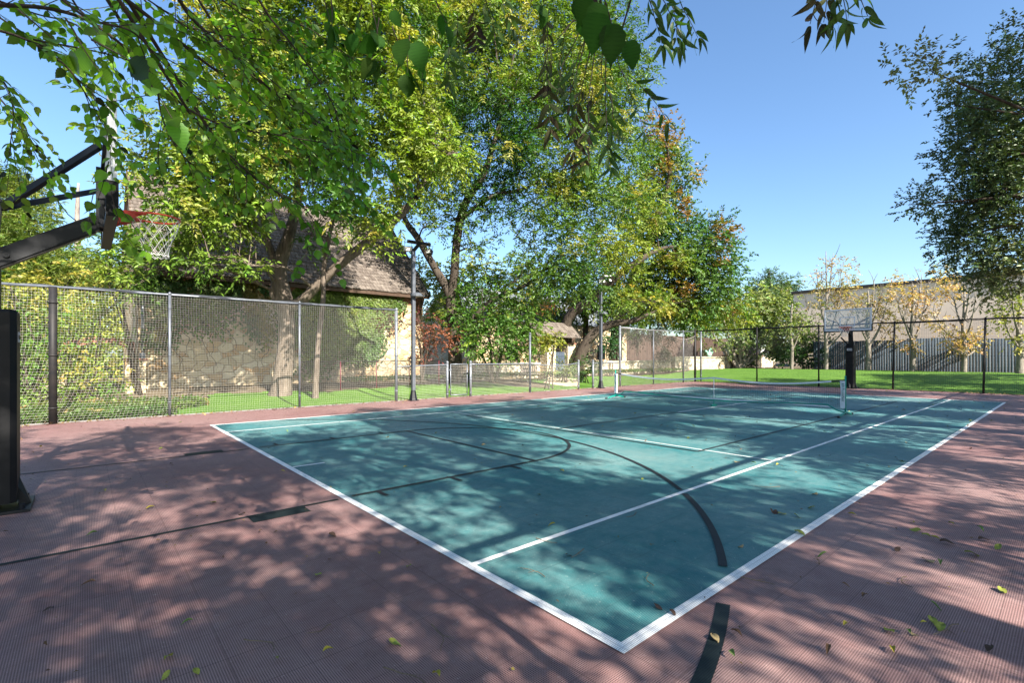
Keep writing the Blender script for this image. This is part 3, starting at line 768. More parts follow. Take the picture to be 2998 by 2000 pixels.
# far hoop
h2, bs = hoop('distant black basketball hoop with clear backboard before the far fence', 24.1, 5.335, -1, 3.65, 2.60, 24.62, 2.02, False, 2.80, 2.62, 1.75)
m = MB()
m.beam((24.62, 5.335, 2.45), (24.17, 5.335, 2.72), .10, .13); m.beam((24.62, 5.24, 2.0), (24.3, 5.18, 2.35), .04, .05); m.beam((24.3, 5.18, 2.35), (24.45, 5.25, 2.60), .04, .05)
m.beam((24.62, 5.42, 2.0), (24.25, 5.62, 2.35), .04, .05)
m.build('lower_arm', M_DARKM, h2, False, bs)
m = MB()
for s_ in (-1, 1): m.beam((24.5, 5.335, 2.80), (24.19, 5.335 + s_ * .85, 3.24), .035, .045)
m.build('upper_arm', M_GREY, h2, False, bs)
m = MB(); m.box(24.18, 24.21, 4.45, 6.22, 2.72, 2.78); m.build('board_bracket', M_GREY, h2, False, bs)

# ------------------------------------------------------------------ pickleball net
NX, NY0, NY1 = 12.12, 2.24, 9.2
bs = (NX, (NY0 + NY1) / 2, 0)
pn = thing('pickleball_net', 'portable pickleball net with teal green frame standing across the court', 'net', bs)
NT_ = .915; NC = .865
def nettop(y):
    c = 5.6
    if y < c: u = (c - y) / (c - NY0)
    else: u = (y - c) / (NY1 - c)
    return NC + (NT_ - NC) * u - .20 * math.sin(math.pi * u) ** 1.0 * (1 if 0 < u < 1 else 0) * .62
for y, s_ in ((NY0, 1), (NY1, -1)):
    m = MB(); m.tube([(NX, y, .05), (NX, y, 1.0)], .02, 10)
    m.build('post', M_GREENP, pn, True, bs)
def feet(y, s_):
    m = MB()
    for sx in (-1, 1):
        m.tube([(NX, y, .10), (NX + sx * .12, y, .09), (NX + sx * .33, y, .05), (NX + sx * .50, y, .022)], .022, 10)
    o = m.build('foot', M_GREENP, pn, True, bs)
    for sx in (-1, 1):
        m = MB(); m.tube([(NX + sx * .47, y, .028), (NX + sx * .56, y, .022)], .026, 10)
        m.build('rubber_end', M_BLK, o, True, bs)
for y, s_ in ((NY0, 1), (NY1, -1)): feet(y, s_)
m = MB(); P_, r_ = spline([(NX, NY0, .10), (NX, NY0 + .18, .14), (NX, NY0 + .35, .24), (NX, NY0 + .5, .26), (NX, 4, .22), (NX, 5.6, .17), (NX, 7.4, .22), (NX, NY1 - .5, .26), (NX, NY1 - .35, .24), (NX, NY1 - .18, .14), (NX, NY1, .10)], [.018] * 11, 5)
m.tube(P_, r_, 8); m.build('base_bar', M_GREENP, pn, True, bs)
m = MB(); ys_ = np.linspace(NY0 + .3, NY1 - .25, 60)
for i in range(59):
    a, b = ys_[i], ys_[i + 1]; za, zb = nettop(a), nettop(b)
    m.add([(NX - .014, a, za - .045), (NX - .014, a, za), (NX + .014, a, za), (NX + .014, a, za - .045), (NX - .014, b, zb - .045), (NX - .014, b, zb), (NX + .014, b, zb), (NX + .014, b, zb - .045)],
          [(0, 4, 5, 1), (1, 5, 6, 2), (2, 6, 7, 3), (3, 7, 4, 0)])
m.build('top_band', M_WHITE, pn, False, bs)
for y0_, y1_ in ((NY0, NY0 + .3), (NY1 - .25, NY1)):
    m = MB(); m.beam((NX, y0_, nettop(y0_) - .02), (NX, y1_, nettop(y1_) - .02), .012, .035)
    m.build('strap', M_BLK, pn, False, bs)
m = MB()
for i in range(59):
    a, b = ys_[i], ys_[i + 1]; f = lambda y: .22 + .0 * y
    m.box(NX - .006, NX + .006, a, b - .0005, .205, .235)
m.build('bottom_band', M_WHITE, pn, False, bs)
slvs = []
for y0_, y1_ in ((NY0 + .03, NY0 + .10), (NY1 - .04, NY1 + .03)):
    m = MB(); vs = []; fs = []; K = 9
    for i in range(K):
        z = .20 + (.875 - .20) * i / (K - 1)
        for yy, xx in ((y0_ - .03, -.027), (y1_ + .01 * math.sin(i), -.024 + .006 * math.sin(i * 2.1)), (y1_, .02), (y0_ - .03, .026)): vs.append((NX + xx, yy, z))
    for i in range(K - 1):
        for j in range(4): fs.append((i * 4 + j, i * 4 + (j + 1) % 4, (i + 1) * 4 + (j + 1) % 4, (i + 1) * 4 + j))
    fs += [(3, 2, 1, 0), tuple((K - 1) * 4 + j for j in range(4))]
    m.add(vs, fs)
    slvs.append(m.build('end_sleeve', M_WHITE, pn, False, bs))
# writing on the sleeves
def text_mesh(txt, size, mat):
    cu = bpy.data.curves.new('lettering', 'FONT'); cu.body = txt; cu.size = size; cu.extrude = .0008; cu.align_x = 'LEFT'
    o = bpy.data.objects.new('lettering', cu); COL.objects.link(o)
    dg = bpy.context.evaluated_depsgraph_get(); me = bpy.data.meshes.new_from_object(o.evaluated_get(dg)); bpy.data.objects.remove(o); bpy.data.curves.remove(cu)
    me.materials.clear(); me.materials.append(mat); me.name = 'lettering'; return me
tm = text_mesh('PickleNet', .085, M_LOGO)
for slv, y in zip(slvs, (NY0 + .04, NY1 - .03)):
    Mx = Matrix(((0, 0, -1, 0), (0, -1, 0, 0), (-1, 0, 0, 0), (0, 0, 0, 1)))   # text x -> down, text y -> -y? facing -x
    o = bpy.data.objects.new('lettering', tm); COL.objects.link(o); o.parent = slv
    Mx = Matrix.Identity(4); 
    Mx.col[0] = Vector((0, 0, -1, 0)); Mx.col[1] = Vector((0, -1, 0, 0)); Mx.col[2] = Vector((-1, 0, 0, 0)); Mx.col[3] = Vector((-.0305, y + .03 - bs[1], .70, 1))
    o.matrix_local = Mx
    m = MB()
    for s_ in (0, 1):
        a0 = math.pi * s_ + .3
        ps = [(NX - .0315, y + .002 + .022 * math.cos(a), .77 + .032 * math.sin(a)) for a in np.linspace(a0, a0 + 2.4, 9)]
        m.tube(ps, .0085, 6)
    m.build('round_arrow_logo', M_LOGO, slv, False, bs)
m = MB(); m.tube([(NX, 5.6, .06), (NX, 5.6, .84)], .012, 8); m.build('centre_rod', M_WHITE, pn, True, bs)
m = MB(); m.beam((NX - .16, 5.6, .03), (NX + .16, 5.6, .03), .05, .05); m.tube([(NX, 5.6, .05), (NX, 5.6, .20)], .016, 8); m.build('centre_foot', M_GREENP, pn, False, bs)
nu = int((NY1 - NY0 - .2) / .048)
P1 = np.array([[(NX, y, .22 + (nettop(y) - .04 - .22) * v) for v in (0, .5, 1)] for y in np.linspace(NY0 + .12, NY1 - .12, nu)])
P2 = np.array([[(NX, y, .22 + (nettop(y) - .04 - .22) * v) for y in np.linspace(NY0 + .12, NY1 - .12, 50)] for v in np.linspace(0, 1, 14)])
r = .0019
o1 = np.array([(r, 0, 0), (-r * .5, r * .87, 0), (-r * .5, -r * .87, 0)]); o2 = np.array([(r, 0, 0), (-r * .5, 0, r * .87), (-r * .5, 0, -r * .87)])
Va, Fa = grid_tubes(P1, o1); Vb, Fb = grid_tubes(P2, o2)
np_mesh('mesh_net', np.concatenate([Va, Vb]) - np.array(bs), np.concatenate([Fa, Fb + len(Va)]), M_NETB, pn)

# ------------------------------------------------------------------ roofs of shakes
def shake_slope(E0, E1, R0, R1, course, width, thick, name, mat, parent, base, jit=.25):
    """eave line E0-E1, ridge line R0-R1"""
    E0, E1, R0, R1 = [np.array(q, float) for q in (E0, E1, R0, R1)]
    sl = np.linalg.norm(R0 - E0); nc = int(sl / course)
    V = []; F = []; T = []
    nrm = np.cross(E1 - E0, R0 - E0); nrm = nrm / np.linalg.norm(nrm)
    if nrm[2] < 0: nrm = -nrm
    for c in range(nc):
        t0 = c / nc; t1 = min(1, (c + 1.35) / nc)
        A0 = E0 + (R0 - E0) * t0; B0 = E1 + (R1 - E1) * t0; A1 = E0 + (R0 - E0) * t1; B1 = E1 + (R1 - E1) * t1
        L_ = np.linalg.norm(B0 - A0); u = 0.0 if c % 2 else -random.random() * width
        while u < L_:
            w_ = width * (0.55 + .9 * random.random()); a = max(0, u) / L_; b = min(L_, u + w_ - .008) / L_
            u += w_
            if b - a < .001: continue
            dn = (random.random() - .5) * course * jit; dvec = (E0 - R0) / sl * dn
            th = thick * (.7 + .7 * random.random())
            p00 = A0 + (B0 - A0) * a + dvec; p10 = A0 + (B0 - A0) * b + dvec
            p01 = A1 + (B1 - A1) * a; p11 = A1 + (B1 - A1) * b
            k = len(V)
            V += [p00 + nrm * th * .2, p10 + nrm * th * .2, p00 + nrm * (th + .01), p10 + nrm * (th + .01), p01, p11, p01 + nrm * .006, p11 + nrm * .006]
            F += [(k, k + 1, k + 3, k + 2), (k + 2, k + 3, k + 7, k + 6), (k, k + 2, k + 6, k + 4), (k + 1, k + 5, k + 7, k + 3)]
            q = random.random(); T += [(q, q, q)] * 4
    return np_mesh(name, np.array(V) - np.array(base), np.array(F), mat, parent, tint=np.array(T))

# ------------------------------------------------------------------ stone house on the left
HY = HOUSE_Y
hx0 = onY(402, HY)[0]; hx1 = onY(1238, HY)[0]
ye = HY - .45; zE = hz(792, onY(469, ye)[1]); yR = HY + 4.1; zR = hz(505, onY(398, yR)[1])
print('house', HY, hx0, hx1, 'eave', zE, 'ridge', zR)
bs = ((hx0 + hx1) / 2, HY, .4)
hs = thing('stone_house', 'ivy covered rubble stone house with a steep wood shake roof behind the tall net', 'house', bs)
m = MB(); yb = 2 * yR - HY; zw = zE + .25
m.add([(hx0, HY, -.1), (hx1, HY, -.1), (hx1, yb, -.1), (hx0, yb, -.1), (hx0, HY, zw), (hx1, HY, zw), (hx1, yb, zw), (hx0, yb, zw), (hx0, yR, zR - .2), (hx1, yR, zR - .2)],
      [(0, 1, 5, 4), (2, 3, 7, 6), (1, 2, 6, 9, 5), (3, 0, 4, 8, 7), (4, 5, 9, 8), (6, 7, 8, 9)])
m.build('wall', M_STONE, hs, False, bs)
ox0, ox1 = hx0 - .12, onY(1259, ye)[0]
rf = shake_slope((ox0, ye, zE), (ox1, ye, zE), (ox0, yR, zR), (ox1, yR, zR), 25e-2, .17, .06, 'roof', M_SHAKE, hs, bs)
yeb = 2 * yR - ye
m = MB(); m.add([(ox0, yR, zR), (ox1, yR, zR), (ox1, yeb, zE), (ox0, yeb, zE)], [(0, 1, 2, 3)])
m.add([(ox0, ye + .03, zE - .02), (ox1, ye + .03, zE - .02), (ox1, yR, zR - .03), (ox0, yR, zR - .03)], [(0, 1, 2, 3)]); m.build('roof_deck', M_DWOOD, rf, False, bs)
m = MB(); m.box(ox0, ox1, ye + .02, ye + .12, zE - .17, zE - .03)
for x in np.arange(ox0 + .2, ox1, .6): m.box(x, x + .08, ye + .121, HY + .0, zE - .12, zE - .03)
m.beam((ox1 - .03, ye, zE - .05), (ox1 - .03, yR, zR - .05), .05, .18); m.beam((ox0 + .03, ye, zE - .05), (ox0 + .03, yR, zR - .05), .05, .18)
m.build('fascia', M_DWOOD, hs, False, bs)
m = MB()
for k in range(3): m.box(hx0, hx1, HY - .05 - .05 * k, HY - .003 - .0 * k, zE - .30 + .1 * k - .16, zE - .30 + .1 * k - .065 + .06)
m.build('brick_cornice', M_BRICK, hs, False, bs)
m = MB(); xk = hx1 - .35
m.beam((xk, HY - .10, zE - 1.35), (xk, HY - .12, zE - .4), .18, .16, (0, 1, 0)); m.beam((xk, HY - .05, zE - 1.3), (xk, HY - .42, zE - .3), .16, .16, (0, 1, 0)); m.build('timber_bracket', M_DWOOD, hs, False, bs)
m = MB(); xd_ = hx0 + .15
m.tube([(xd_, HY - .1, zE - .3), (xd_, HY - .1, 1.25)], .05, 8); m.box(xd_ - .09, xd_ + .07, HY - .17, HY - .03, 1.2, 1.6); m.box(xd_ - .1, xd_ + .1, HY - .18, HY - .02, zE - .4, zE - .2); m.build('downpipe', M_GALV, hs, True, bs)
# low stone pier at the corner
bp = G(402, 1136)
m = MB(); x0_ = onY(366, HY - 1.2)[0]; x1_ = onY(427, HY - 1.2)[0]
m.box(x0_, x1_, HY - 1.2, HY - .6, 0, hz(1056, onY(400, HY - 1.2)[1]) ); m.box(x0_ - .05, x1_ + .05, HY - 1.25, HY - .55, hz(1056, onY(400, HY - 1.2)[1]) + .002, hz(1056, onY(400, HY - 1.2)[1]) + .07, 1)
o = m.build('stone_pier', [M_STONE, M_BRICK]); tag(o, 'short stone pier at the left corner of the ivy house', 'pier')
# brick arch wall piece behind the shrubs
m = MB(); cx_ = onY(300, HY + 1)[0]; tt = onY(300, HY + 1)[1]
ring = []
for i in range(13):
    a = math.pi * i / 12; ring.append((cx_ + 1.0 * math.cos(a), HY + 1, hz(1050, tt) + .55 * math.sin(a)))
for i in range(12):
    a, b = ring[i], ring[i + 1]; oa = (cx_ + (a[0] - cx_) * 1.25, HY + 1, a[2] + .22); ob = (cx_ + (b[0] - cx_) * 1.25, HY + 1, b[2] + .22)
    m.add([a, b, ob, oa, (a[0], HY + 1.4, a[2]), (b[0], HY + 1.4, b[2]), (ob[0], HY + 1.4, ob[2]), (oa[0], HY + 1.4, oa[2])], [(0, 1, 2, 3), (7, 6, 5, 4), (3, 2, 6, 7), (1, 0, 4, 5)])
m.box(cx_ - 1.6, cx_ - 1.0, HY + 1.01, HY + 1.39, 0, hz(1050, tt) - .002, 1); m.box(cx_ + 1.0, cx_ + 1.6, HY + 1.01, HY + 1.39, 0, hz(1050, tt) - .002, 1)
o = m.build('brick_arch', [M_BRICK, M_STONE]); tag(o, 'low brick arch glimpsed between the shrubs and the house corner', 'arch')

# ------------------------------------------------------------------ second house in the centre
Y2 = 29.0; a0_, b0_ = onY(1395, Y2)[0], onY(1845, Y2)[0]; t2 = onY(1640, Y2)[1]
z2e = hz(948, t2); z2r = hz(845, t2); bs = ((a0_ + b0_) / 2, Y2, .4)
h2s = thing('stone_house', 'second stone house with a blue grey slate roof half hidden by the middle trees', 'house', bs)
m = MB(); m.box(a0_, b0_, Y2, Y2 + 9, 0, z2e); m.add([(a0_, Y2 + 4.5, z2r - .1), (b0_, Y2 + 4.5, z2r - .1), (a0_, Y2, z2e), (a0_, Y2 + 9, z2e), (b0_, Y2, z2e), (b0_, Y2 + 9, z2e)], [(0, 2, 3), (1, 5, 4)]); m.build('wall', M_STONE, h2s, False, bs)
shake_slope((a0_ - .4, Y2 - .4, z2e - .1), (b0_ + .4, Y2 - .4, z2e - .1), (a0_ - .4, Y2 + 4.5, z2r), (b0_ + .4, Y2 + 4.5, z2r), .26, .3, .02, 'roof', M_SLATE, h2s, bs)
M_WIN = nmat('dark window', .15, (.01, .012, .015))
for px in (1500, 1760):
    m = MB(); xx = onY(px, Y2)[0]; m.box(xx - .6, xx + .6, Y2 - .03, Y2 + .05, 1.2, 2.6)
    m.build('window', M_WIN, h2s, False, bs)
# ------------------------------------------------------------------ roofed garden gate
YG = 18.7; xg_a = onY(1604, YG)[0]; xg_b = onY(1663, YG)[0]; tg = onY(1634, YG)[1]
bs = ((xg_a + xg_b) / 2, YG, .4)
gg = thing('roofed_garden_gate', 'little shake roofed gateway on two stone pillars behind the bench', 'gateway', bs)
zt = hz(1008, tg)
for xx in (xg_a, xg_b):
    m = MB(); m.box(xx - .34, xx + .34, YG - .3, YG + .3, .2, zt); m.box(xx - .38, xx + .38, YG - .34, YG + .34, zt, zt + .09, 1)
    m.build('pillar', [M_ASHLAR, M_BRICK], gg, False, bs)
ze = hz(985, tg); zr = hz(945, tg)
m = MB()
for xx in (xg_a, xg_b):
    m.add([(xx - .15, YG - .12, zt + .09), (xx + .15, YG - .12, zt + .09), (xx + .6, YG - .12, ze - .06), (xx - .6, YG - .12, ze - .06), (xx - .15, YG + .12, zt + .09), (xx + .15, YG + .12, zt + .09), (xx + .6, YG + .12, ze - .06), (xx - .6, YG + .12, ze - .06)],
          [(0, 1, 2, 3), (7, 6, 5, 4), (0, 4, 5, 1), (1, 5, 6, 2), (2, 6, 7, 3), (3, 7, 4, 0)])
rx0, rx1 = onY(1571, YG - .9)[0] + .1, onY(1700, YG - .9)[0]
m.box(rx0 + .15, rx1 - .15, YG - .75, YG - .62, ze - .08, ze + .02); m.box(rx0 + .15, rx1 - .15, YG + .62, YG + .75, ze - .08, ze + .02)
m.add([(rx0 + .15, YG - .8, ze - .02), (rx0 + .15, YG + .8, ze - .02), (rx0 + .15, YG, zr - .05), (rx0 + .25, YG - .8, ze - .02), (rx0 + .25, YG + .8, ze - .02), (rx0 + .25, YG, zr - .05)], [(0, 2, 1), (3, 4, 5), (0, 3, 5, 2), (1, 2, 5, 4)])
m.build('timber_frame', M_DWOOD, gg, False, bs)
rf = shake_slope((rx0, YG - .95, ze - .12), (rx1, YG - .95, ze - .12), (rx0, YG, zr), (rx1, YG, zr), .22, .2, .03, 'roof', M_SHAKE, gg, bs)
m = MB(); m.add([(rx0, YG, zr - .02), (rx1, YG, zr - .02), (rx1, YG + .95, ze - .14), (rx0, YG + .95, ze - .14)], [(0, 1, 2, 3)]); m.build('rear_slope', M_SHAKE, rf, False, bs)
m = MB(); 
for i in range(7):
    xx = xg_a + .40 + (xg_b - xg_a - .8) * i / 6; m.box(xx - .07, xx + .07, YG - .03, YG + .03, .45, 1.75)
m.box(xg_a + .35, xg_b - .35, YG - .06, YG - .031, .7, .8); m.box(xg_a + .35, xg_b - .35, YG - .06, YG - .031, 1.5, 1.6)
gd = m.build('gate_leaf', nmat('blue grey door', .6, (.05, .07, .10)), gg, False, bs)
m = MB(); m.box(xg_b - .75, xg_b - .5, YG - .10, YG - .062, 1.15, 1.2); m.build('handle', M_GALV, gd, False, bs)

# ------------------------------------------------------------------ low stone garden walls
def low_wall(label, x0, x1, y, h, mat=M_ASHLAR):
    zb = terr(x0, y); o = MB(); o.box(x0, x1, y, y + .4, 0.1, zb + h)
    n_ = max(2, int((x1 - x0) / .55)); c_ = MB()
    t = thing('stone_garden_wall', label, 'wall', (x0, y, zb), 'low stone garden walls along the lawn'); bs = (x0, y, zb)
    o.build('wall', mat, t, False, bs)
    for i in range(n_):
        a = x0 - .05 + (x1 - x0 + .1) * i / n_; b = x0 - .05 + (x1 - x0 + .1) * (i + 1) / n_ - .012; j = random.random() * .03
        c_.box(a, b, y - .07 - j, y + .46, zb + h + .003, zb + h + .075 + j)
    c_.build('coping', M_CAP, t, False, bs); return t
low_wall('low stone wall left of the roofed gate with the bench before it', onY(1395, WALL_Y)[0], onY(1582, WALL_Y)[0], WALL_Y, .74)
low_wall('low stone wall from the roofed gate to behind the sagging net', onY(1690, WALL_Y)[0], onY(1965, WALL_Y)[0], WALL_Y, .80)
xpw = onY(1965, WALL_Y)[0]; xpe = onY(2112, WALL_Y)[0]
low_wall('raised stone planter wall in full sun carrying the verdigris swan', xpw + .05, xpe, WALL_Y - .3, 1.0)
low_wall('short low stone wall right of the second white planter', onY(2234, WALL_Y)[0] + .3, onY(2262, WALL_Y)[0] + .8, WALL_Y, .85)
def pillar_pot(label_p, label_pot, px, w_):
    x = onY(px, WALL_Y)[0]; t = onY(px, WALL_Y)[1]; zt = hz(1042, t) ; zb = .45
    m = MB(); m.box(x - w_, x + w_, WALL_Y - w_ - .1, WALL_Y + w_ - .1, .2, zt); m.box(x - w_ - .04, x + w_ + .04, WALL_Y - w_ - .14, WALL_Y + w_ - .06, zt + .002, zt + .07, 1)
    o = m.build('stone_pillar', [M_ASHLAR, M_BRICK]); tag(o, label_p, 'pillar', 'stone pillars carrying white planters')
    bs = (x, WALL_Y - .1, zt + .072)
    p = thing('planter_pot', label_pot, 'planter', bs, 'white planters on stone pillars')
    m = MB(); c = .24; d_ = .36; h_ = .62
    vs = [(i * q, j * q, z) for (z, q) in ((0, c), (h_, d_)) for (i, j) in ((-1, -1), (1, -1), (1, 1), (-1, 1))]
    m.add(vs, [(0, 1, 5, 4), (1, 2, 6, 5), (2, 3, 7, 6), (3, 0, 4, 7), (3, 2, 1, 0), (4, 5, 6, 7)]); m.box(-d_ - .02, d_ + .02, -d_ - .02, d_ + .02, h_ + .001, h_ + .05); m.build('pot', M_IVORYPOT, p)
    n_ = 260; C = RNG.normal(0, 1, (n_, 3)) * (.2, .2, .06) + (0, 0, h_ + .12); D = unit(RNG.normal(0, 1, (n_, 3)) + (0, 0, .5)); N = unit(RNG.normal(0, 1, (n_, 3)))
    col = np.where(RNG.random((n_, 1)) < .45, np.array([[.75, .75, .85]]), np.array([[.07, .16, .03]])); leaves_obj('flowers', C, D, N, .09, .08, T_OAK, col, M_LEAF, p)
pillar_pot('stone pillar at the end of the sunlit planter wall', 'white tapered planter of pale flowers next to the black corner post', 2127, .36)
pillar_pot('stone pillar standing alone between the shrubs', 'white tapered planter of pale flowers further right above the lawn', 2219, .42)
# verdigris ornament
xo = onY(2076, WALL_Y - .1)[0]; zo = .45 + 1.0 + .1; m = MB()
P_, r_ = spline([(-.62, 0, .42), (-.5, 0, .36), (-.32, 0, .28), (-.18, 0, .12), (.05, 0, .1), (.35, 0, .22)], [.04, .09, .05, .09, .2, .12], 5); m.tube(P_, r_, 10)
P_, r_ = spline([(-.1, 0, .1), (.1, 0, .5), (.4, 0, .55), (.58, 0, .3), (.4, 0, .08)], [.05, .07, .08, .07, .05], 5); m.tube(P_, r_, 8)
o = m.build('bird_ornament', M_VERD, None, True); o.location = (xo, WALL_Y - .1, zo); tag(o, 'small verdigris bird shaped ornament on the sunlit planter wall', 'ornament')

# ------------------------------------------------------------------ bench
bb = G(1560, 1119); bs = tuple(bb)
bn = thing('park_bench', 'weathered park bench with curved metal arms before the low stone wall', 'bench', bs, rz=0)
M_BW = noisy('weathered bench wood', (.16, .13, .11), (.26, .22, .19), 10, .85, .2); M_BI = nmat('dark iron', .6, (.03, .028, .026))
bl = .62
m = MB()
for k in range(4): m.box(-bl, bl, -.22 + .12 * k, -.12 + .12 * k, .42, .45)
m.build('seat', M_BW, bn)
m = MB()
for k in range(9): 
    x = -bl + .05 + (2 * bl - .15) * k / 8; m.box(x - .045, x + .045, .255 , .28, .50, .93 - .03 * math.cos(k * 1.57))
m.box(-bl, bl, .281, .31, .50, .56); m.box(-bl, bl, .281, .31, .82, .90)
m.build('backrest', M_BW, bn)
for s_ in (-1, 1):
    m = MB(); P_, r_ = spline([(s_ * bl, .28, .92), (s_ * bl, .1, .72), (s_ * bl, -.2, .70), (s_ * bl, -.33, .66), (s_ * bl, -.30, .56), (s_ * bl, -.26, .44)], [.016] * 6, 4); m.tube(P_, r_, 6); m.build('armrest', M_BI, bn)
    for yy, y2 in ((-.24, -.30), (.27, .36)):
        m = MB(); P_, r_ = spline([(s_ * bl, yy, .46), (s_ * bl, yy * .85, .22), (s_ * bl, y2, -.02)], [.024, .018, .022], 4); m.tube(P_, r_, 6); m.build('leg', M_BI, bn)

# black screen with red posts against the house
xn0, xn1 = onY(880, 17.6)[0], onY(1285, 17.6)[0]; tn = onY(1000, 17.6)[1]; bs = (xn0, 17.6, terr(5, 17.6))
sc_ = thing('net_screen', 'low black net screen on thin dark red posts against the stone house', 'screen', bs)
ztop = hz(1058, tn)
netting('netting', (xn0, 17.6), (xn1, 17.6), bs[2] + .03, ztop, .035, .0045, M_NETB, sc_, bulge=.03, base=bs, seed=31)
for k in range(5):
    x = xn0 + (xn1 - xn0) * k / 4; m = MB(); m.tube([(x, 17.6, bs[2] - .1), (x, 17.6, ztop + .02)], .018, 6); m.build('post', M_REDP, sc_, True, bs)
m = MB(); m.tube([(xn0, 17.6, ztop), (xn1, 17.6, ztop)], .015, 6); m.build('top_rail', M_BLK, sc_, True, bs)

# ------------------------------------------------------------------ board fences and far building
def board_fence(label, a, b, h, bw, mat, zf, steps=()):
    a = Vector((a[0], a[1], 0)); b = Vector((b[0], b[1], 0)); d = b - a; L_ = d.length; d.normalize(); nrm = Vector((-d.y, d.x, 0))
    t = thing('board_fence', label, 'fence', (a.x, a.y, zf)); bs = np.array((a.x, a.y, zf)); V = []; F = []; T = []; n_ = int(L_ / bw)
    for i in range(n_):
        s0 = i * bw; s1 = s0 + bw - .012; o_ = (random.random() - .5) * .004
        hh = h + (random.random() - .5) * .04
        for (q, dh) in steps:
            if s0 > q: hh = hh + dh
        k = len(V)
        for z in (.0, hh):
            for (s_, e) in ((s0, 0), (s1, 0), (s1, .02), (s0, .02)): V.append(np.array(a + d * s_ + nrm * (e + o_)) + (0, 0, zf + z) - bs)
        F += [(k, k + 1, k + 5, k + 4), (k + 1, k + 2, k + 6, k + 5), (k + 2, k + 3, k + 7, k + 6), (k + 3, k, k + 4, k + 7), (k + 4, k + 5, k + 6, k + 7)]
        q = random.random(); T += [(q, q, q)] * 5
    np_mesh('boards', V, F, mat, t, tint=np.array(T))
    for z in (.3, 1.1, h - .45):
        m = MB(); m.beam(a + nrm * .06 + Vector((0, 0, z + zf)), b + nrm * .06 + Vector((0, 0, z + zf)), .09, .04)
        m.build('rail', mat, t, False, tuple(bs))
    return t
board_fence('tall weathered blue grey board fence at the back of the lawn', (GREY_X, 12.5), (GREY_X, -8), 2.25, .15, M_GREYF, .42, ((5.9, .10), (8.3, -.12)))
board_fence('dark brown board fence behind the stone planter wall and shrubs', (onY(1835, 23.5)[0], 23.5), (58, 23.5), 3.0, .15, M_BROWNF, .42)
bs = (55, 0, .4)
fb = thing('stucco_building', 'large plain tan stucco building with a dark roof edge beyond the board fence', 'building', bs)
m = MB(); m.box(55, 75, -22, 18.3, 0, 8.15); m.build('wall', M_STUCCO, fb, False, bs)
m = MB(); m.box(54.8, 75.2, -22.2, 18.5, 8.152, 8.42); m.build('roof_edge', nmat('dark flashing', .6, (.03, .025, .022)), fb, False, bs)
SHD = 0.95          # leaf density of the canopies that only throw shade
#@@TREES
# ------------------------------------------------------------------ trees
UP = np.array([0, 0, 1.0])
def shade_col(P, pal, patch=.35, seed=0, jit=.25, bias=0.0):
    a, b, c = [np.array(q) for q in pal]
    f = np.clip((vnoise(P, patch, seed) - .5) * 1.7 + .5 + bias, 0, 1)[:, None]
    g = np.clip((vnoise(P, patch * 2.3, seed + 9) - .66) * 6, 0, 1)[:, None]
    col = a * (1 - f) + b * f
    col = col * (1 - g * .7) + c * g * .7
    n = len(P)
    return np.clip(col * (1 + RNG.normal(0, jit, (n, 1))) * (1 + RNG.normal(0, .07, (n, 3))), .003, .9)
def crown(blobs, dens=1.0, ll=.13, lw=.045, nl=8, flen=.30, fr=14, crad=.42, droop=.28, pal=None, seed=0, shell=.38, jit=.25, patch=.35, wide=None, bias=0.0):
    Cc = []; Rr = []
    for b in blobs:
        c = np.array(b[0]); r = b[1]; sq = b[2] if len(b) > 2 else .85; d = b[3] if len(b) > 3 else 1
        n = max(3, int(dens * d * 14 * r * r * r ** .4 * 9 / fr))
        q = unit(RNG.normal(0, 1, (n, 3))) * (RNG.random((n, 1)) ** shell) * r
        q[:, 2] *= sq; Cc.append(c + q); Rr.append(unit(q) )
    Cc = np.concatenate(Cc); Rr = np.concatenate(Rr); n = len(Cc)
    O = np.repeat(Cc, fr, 0); out = np.repeat(Rr, fr, 0); m = len(O)
    q = RNG.normal(0, 1, (m, 3)); O = O + q * crad * .55
    d = unit(out * .6 + unit(q) * .9 + RNG.normal(0, .45, (m, 3)) + np.array([0, 0, .02]))
    L = flen * (.7 + .6 * RNG.random(m))
    side = unit(np.cross(d, UP + RNG.normal(0, .15, (m, 3))))
    C = []; D = []; N = []
    for k in range(nl):
        s_ = (k + .8) / nl; sg_ = 1 if k % 2 else -1
        p = O + d * (L * s_)[:, None] - UP * (droop * L * s_ * s_)[:, None]
        dd = unit(d * (.45 + .5 * (k == nl - 1)) + side * sg_ * .8 * (k != nl - 1) - UP * (.12 + droop * .7 * s_) + RNG.normal(0, .3, (m, 3)))
        C.append(p); D.append(dd); N.append(unit(UP * .7 + RNG.normal(0, .6, (m, 3)) + d * .2))
    C = np.concatenate(C); D = np.concatenate(D); N = np.concatenate(N)
    cc = shade_col(O, pal, patch, seed, .18, bias)
    col = np.tile(cc, (nl, 1)) * (1 + RNG.normal(0, jit * .5, (len(C), 1)))
    sz = .75 + .5 * RNG.random(len(C))
    return C, D, N, ll * sz, lw * sz, np.clip(col, .003, .9), Cc
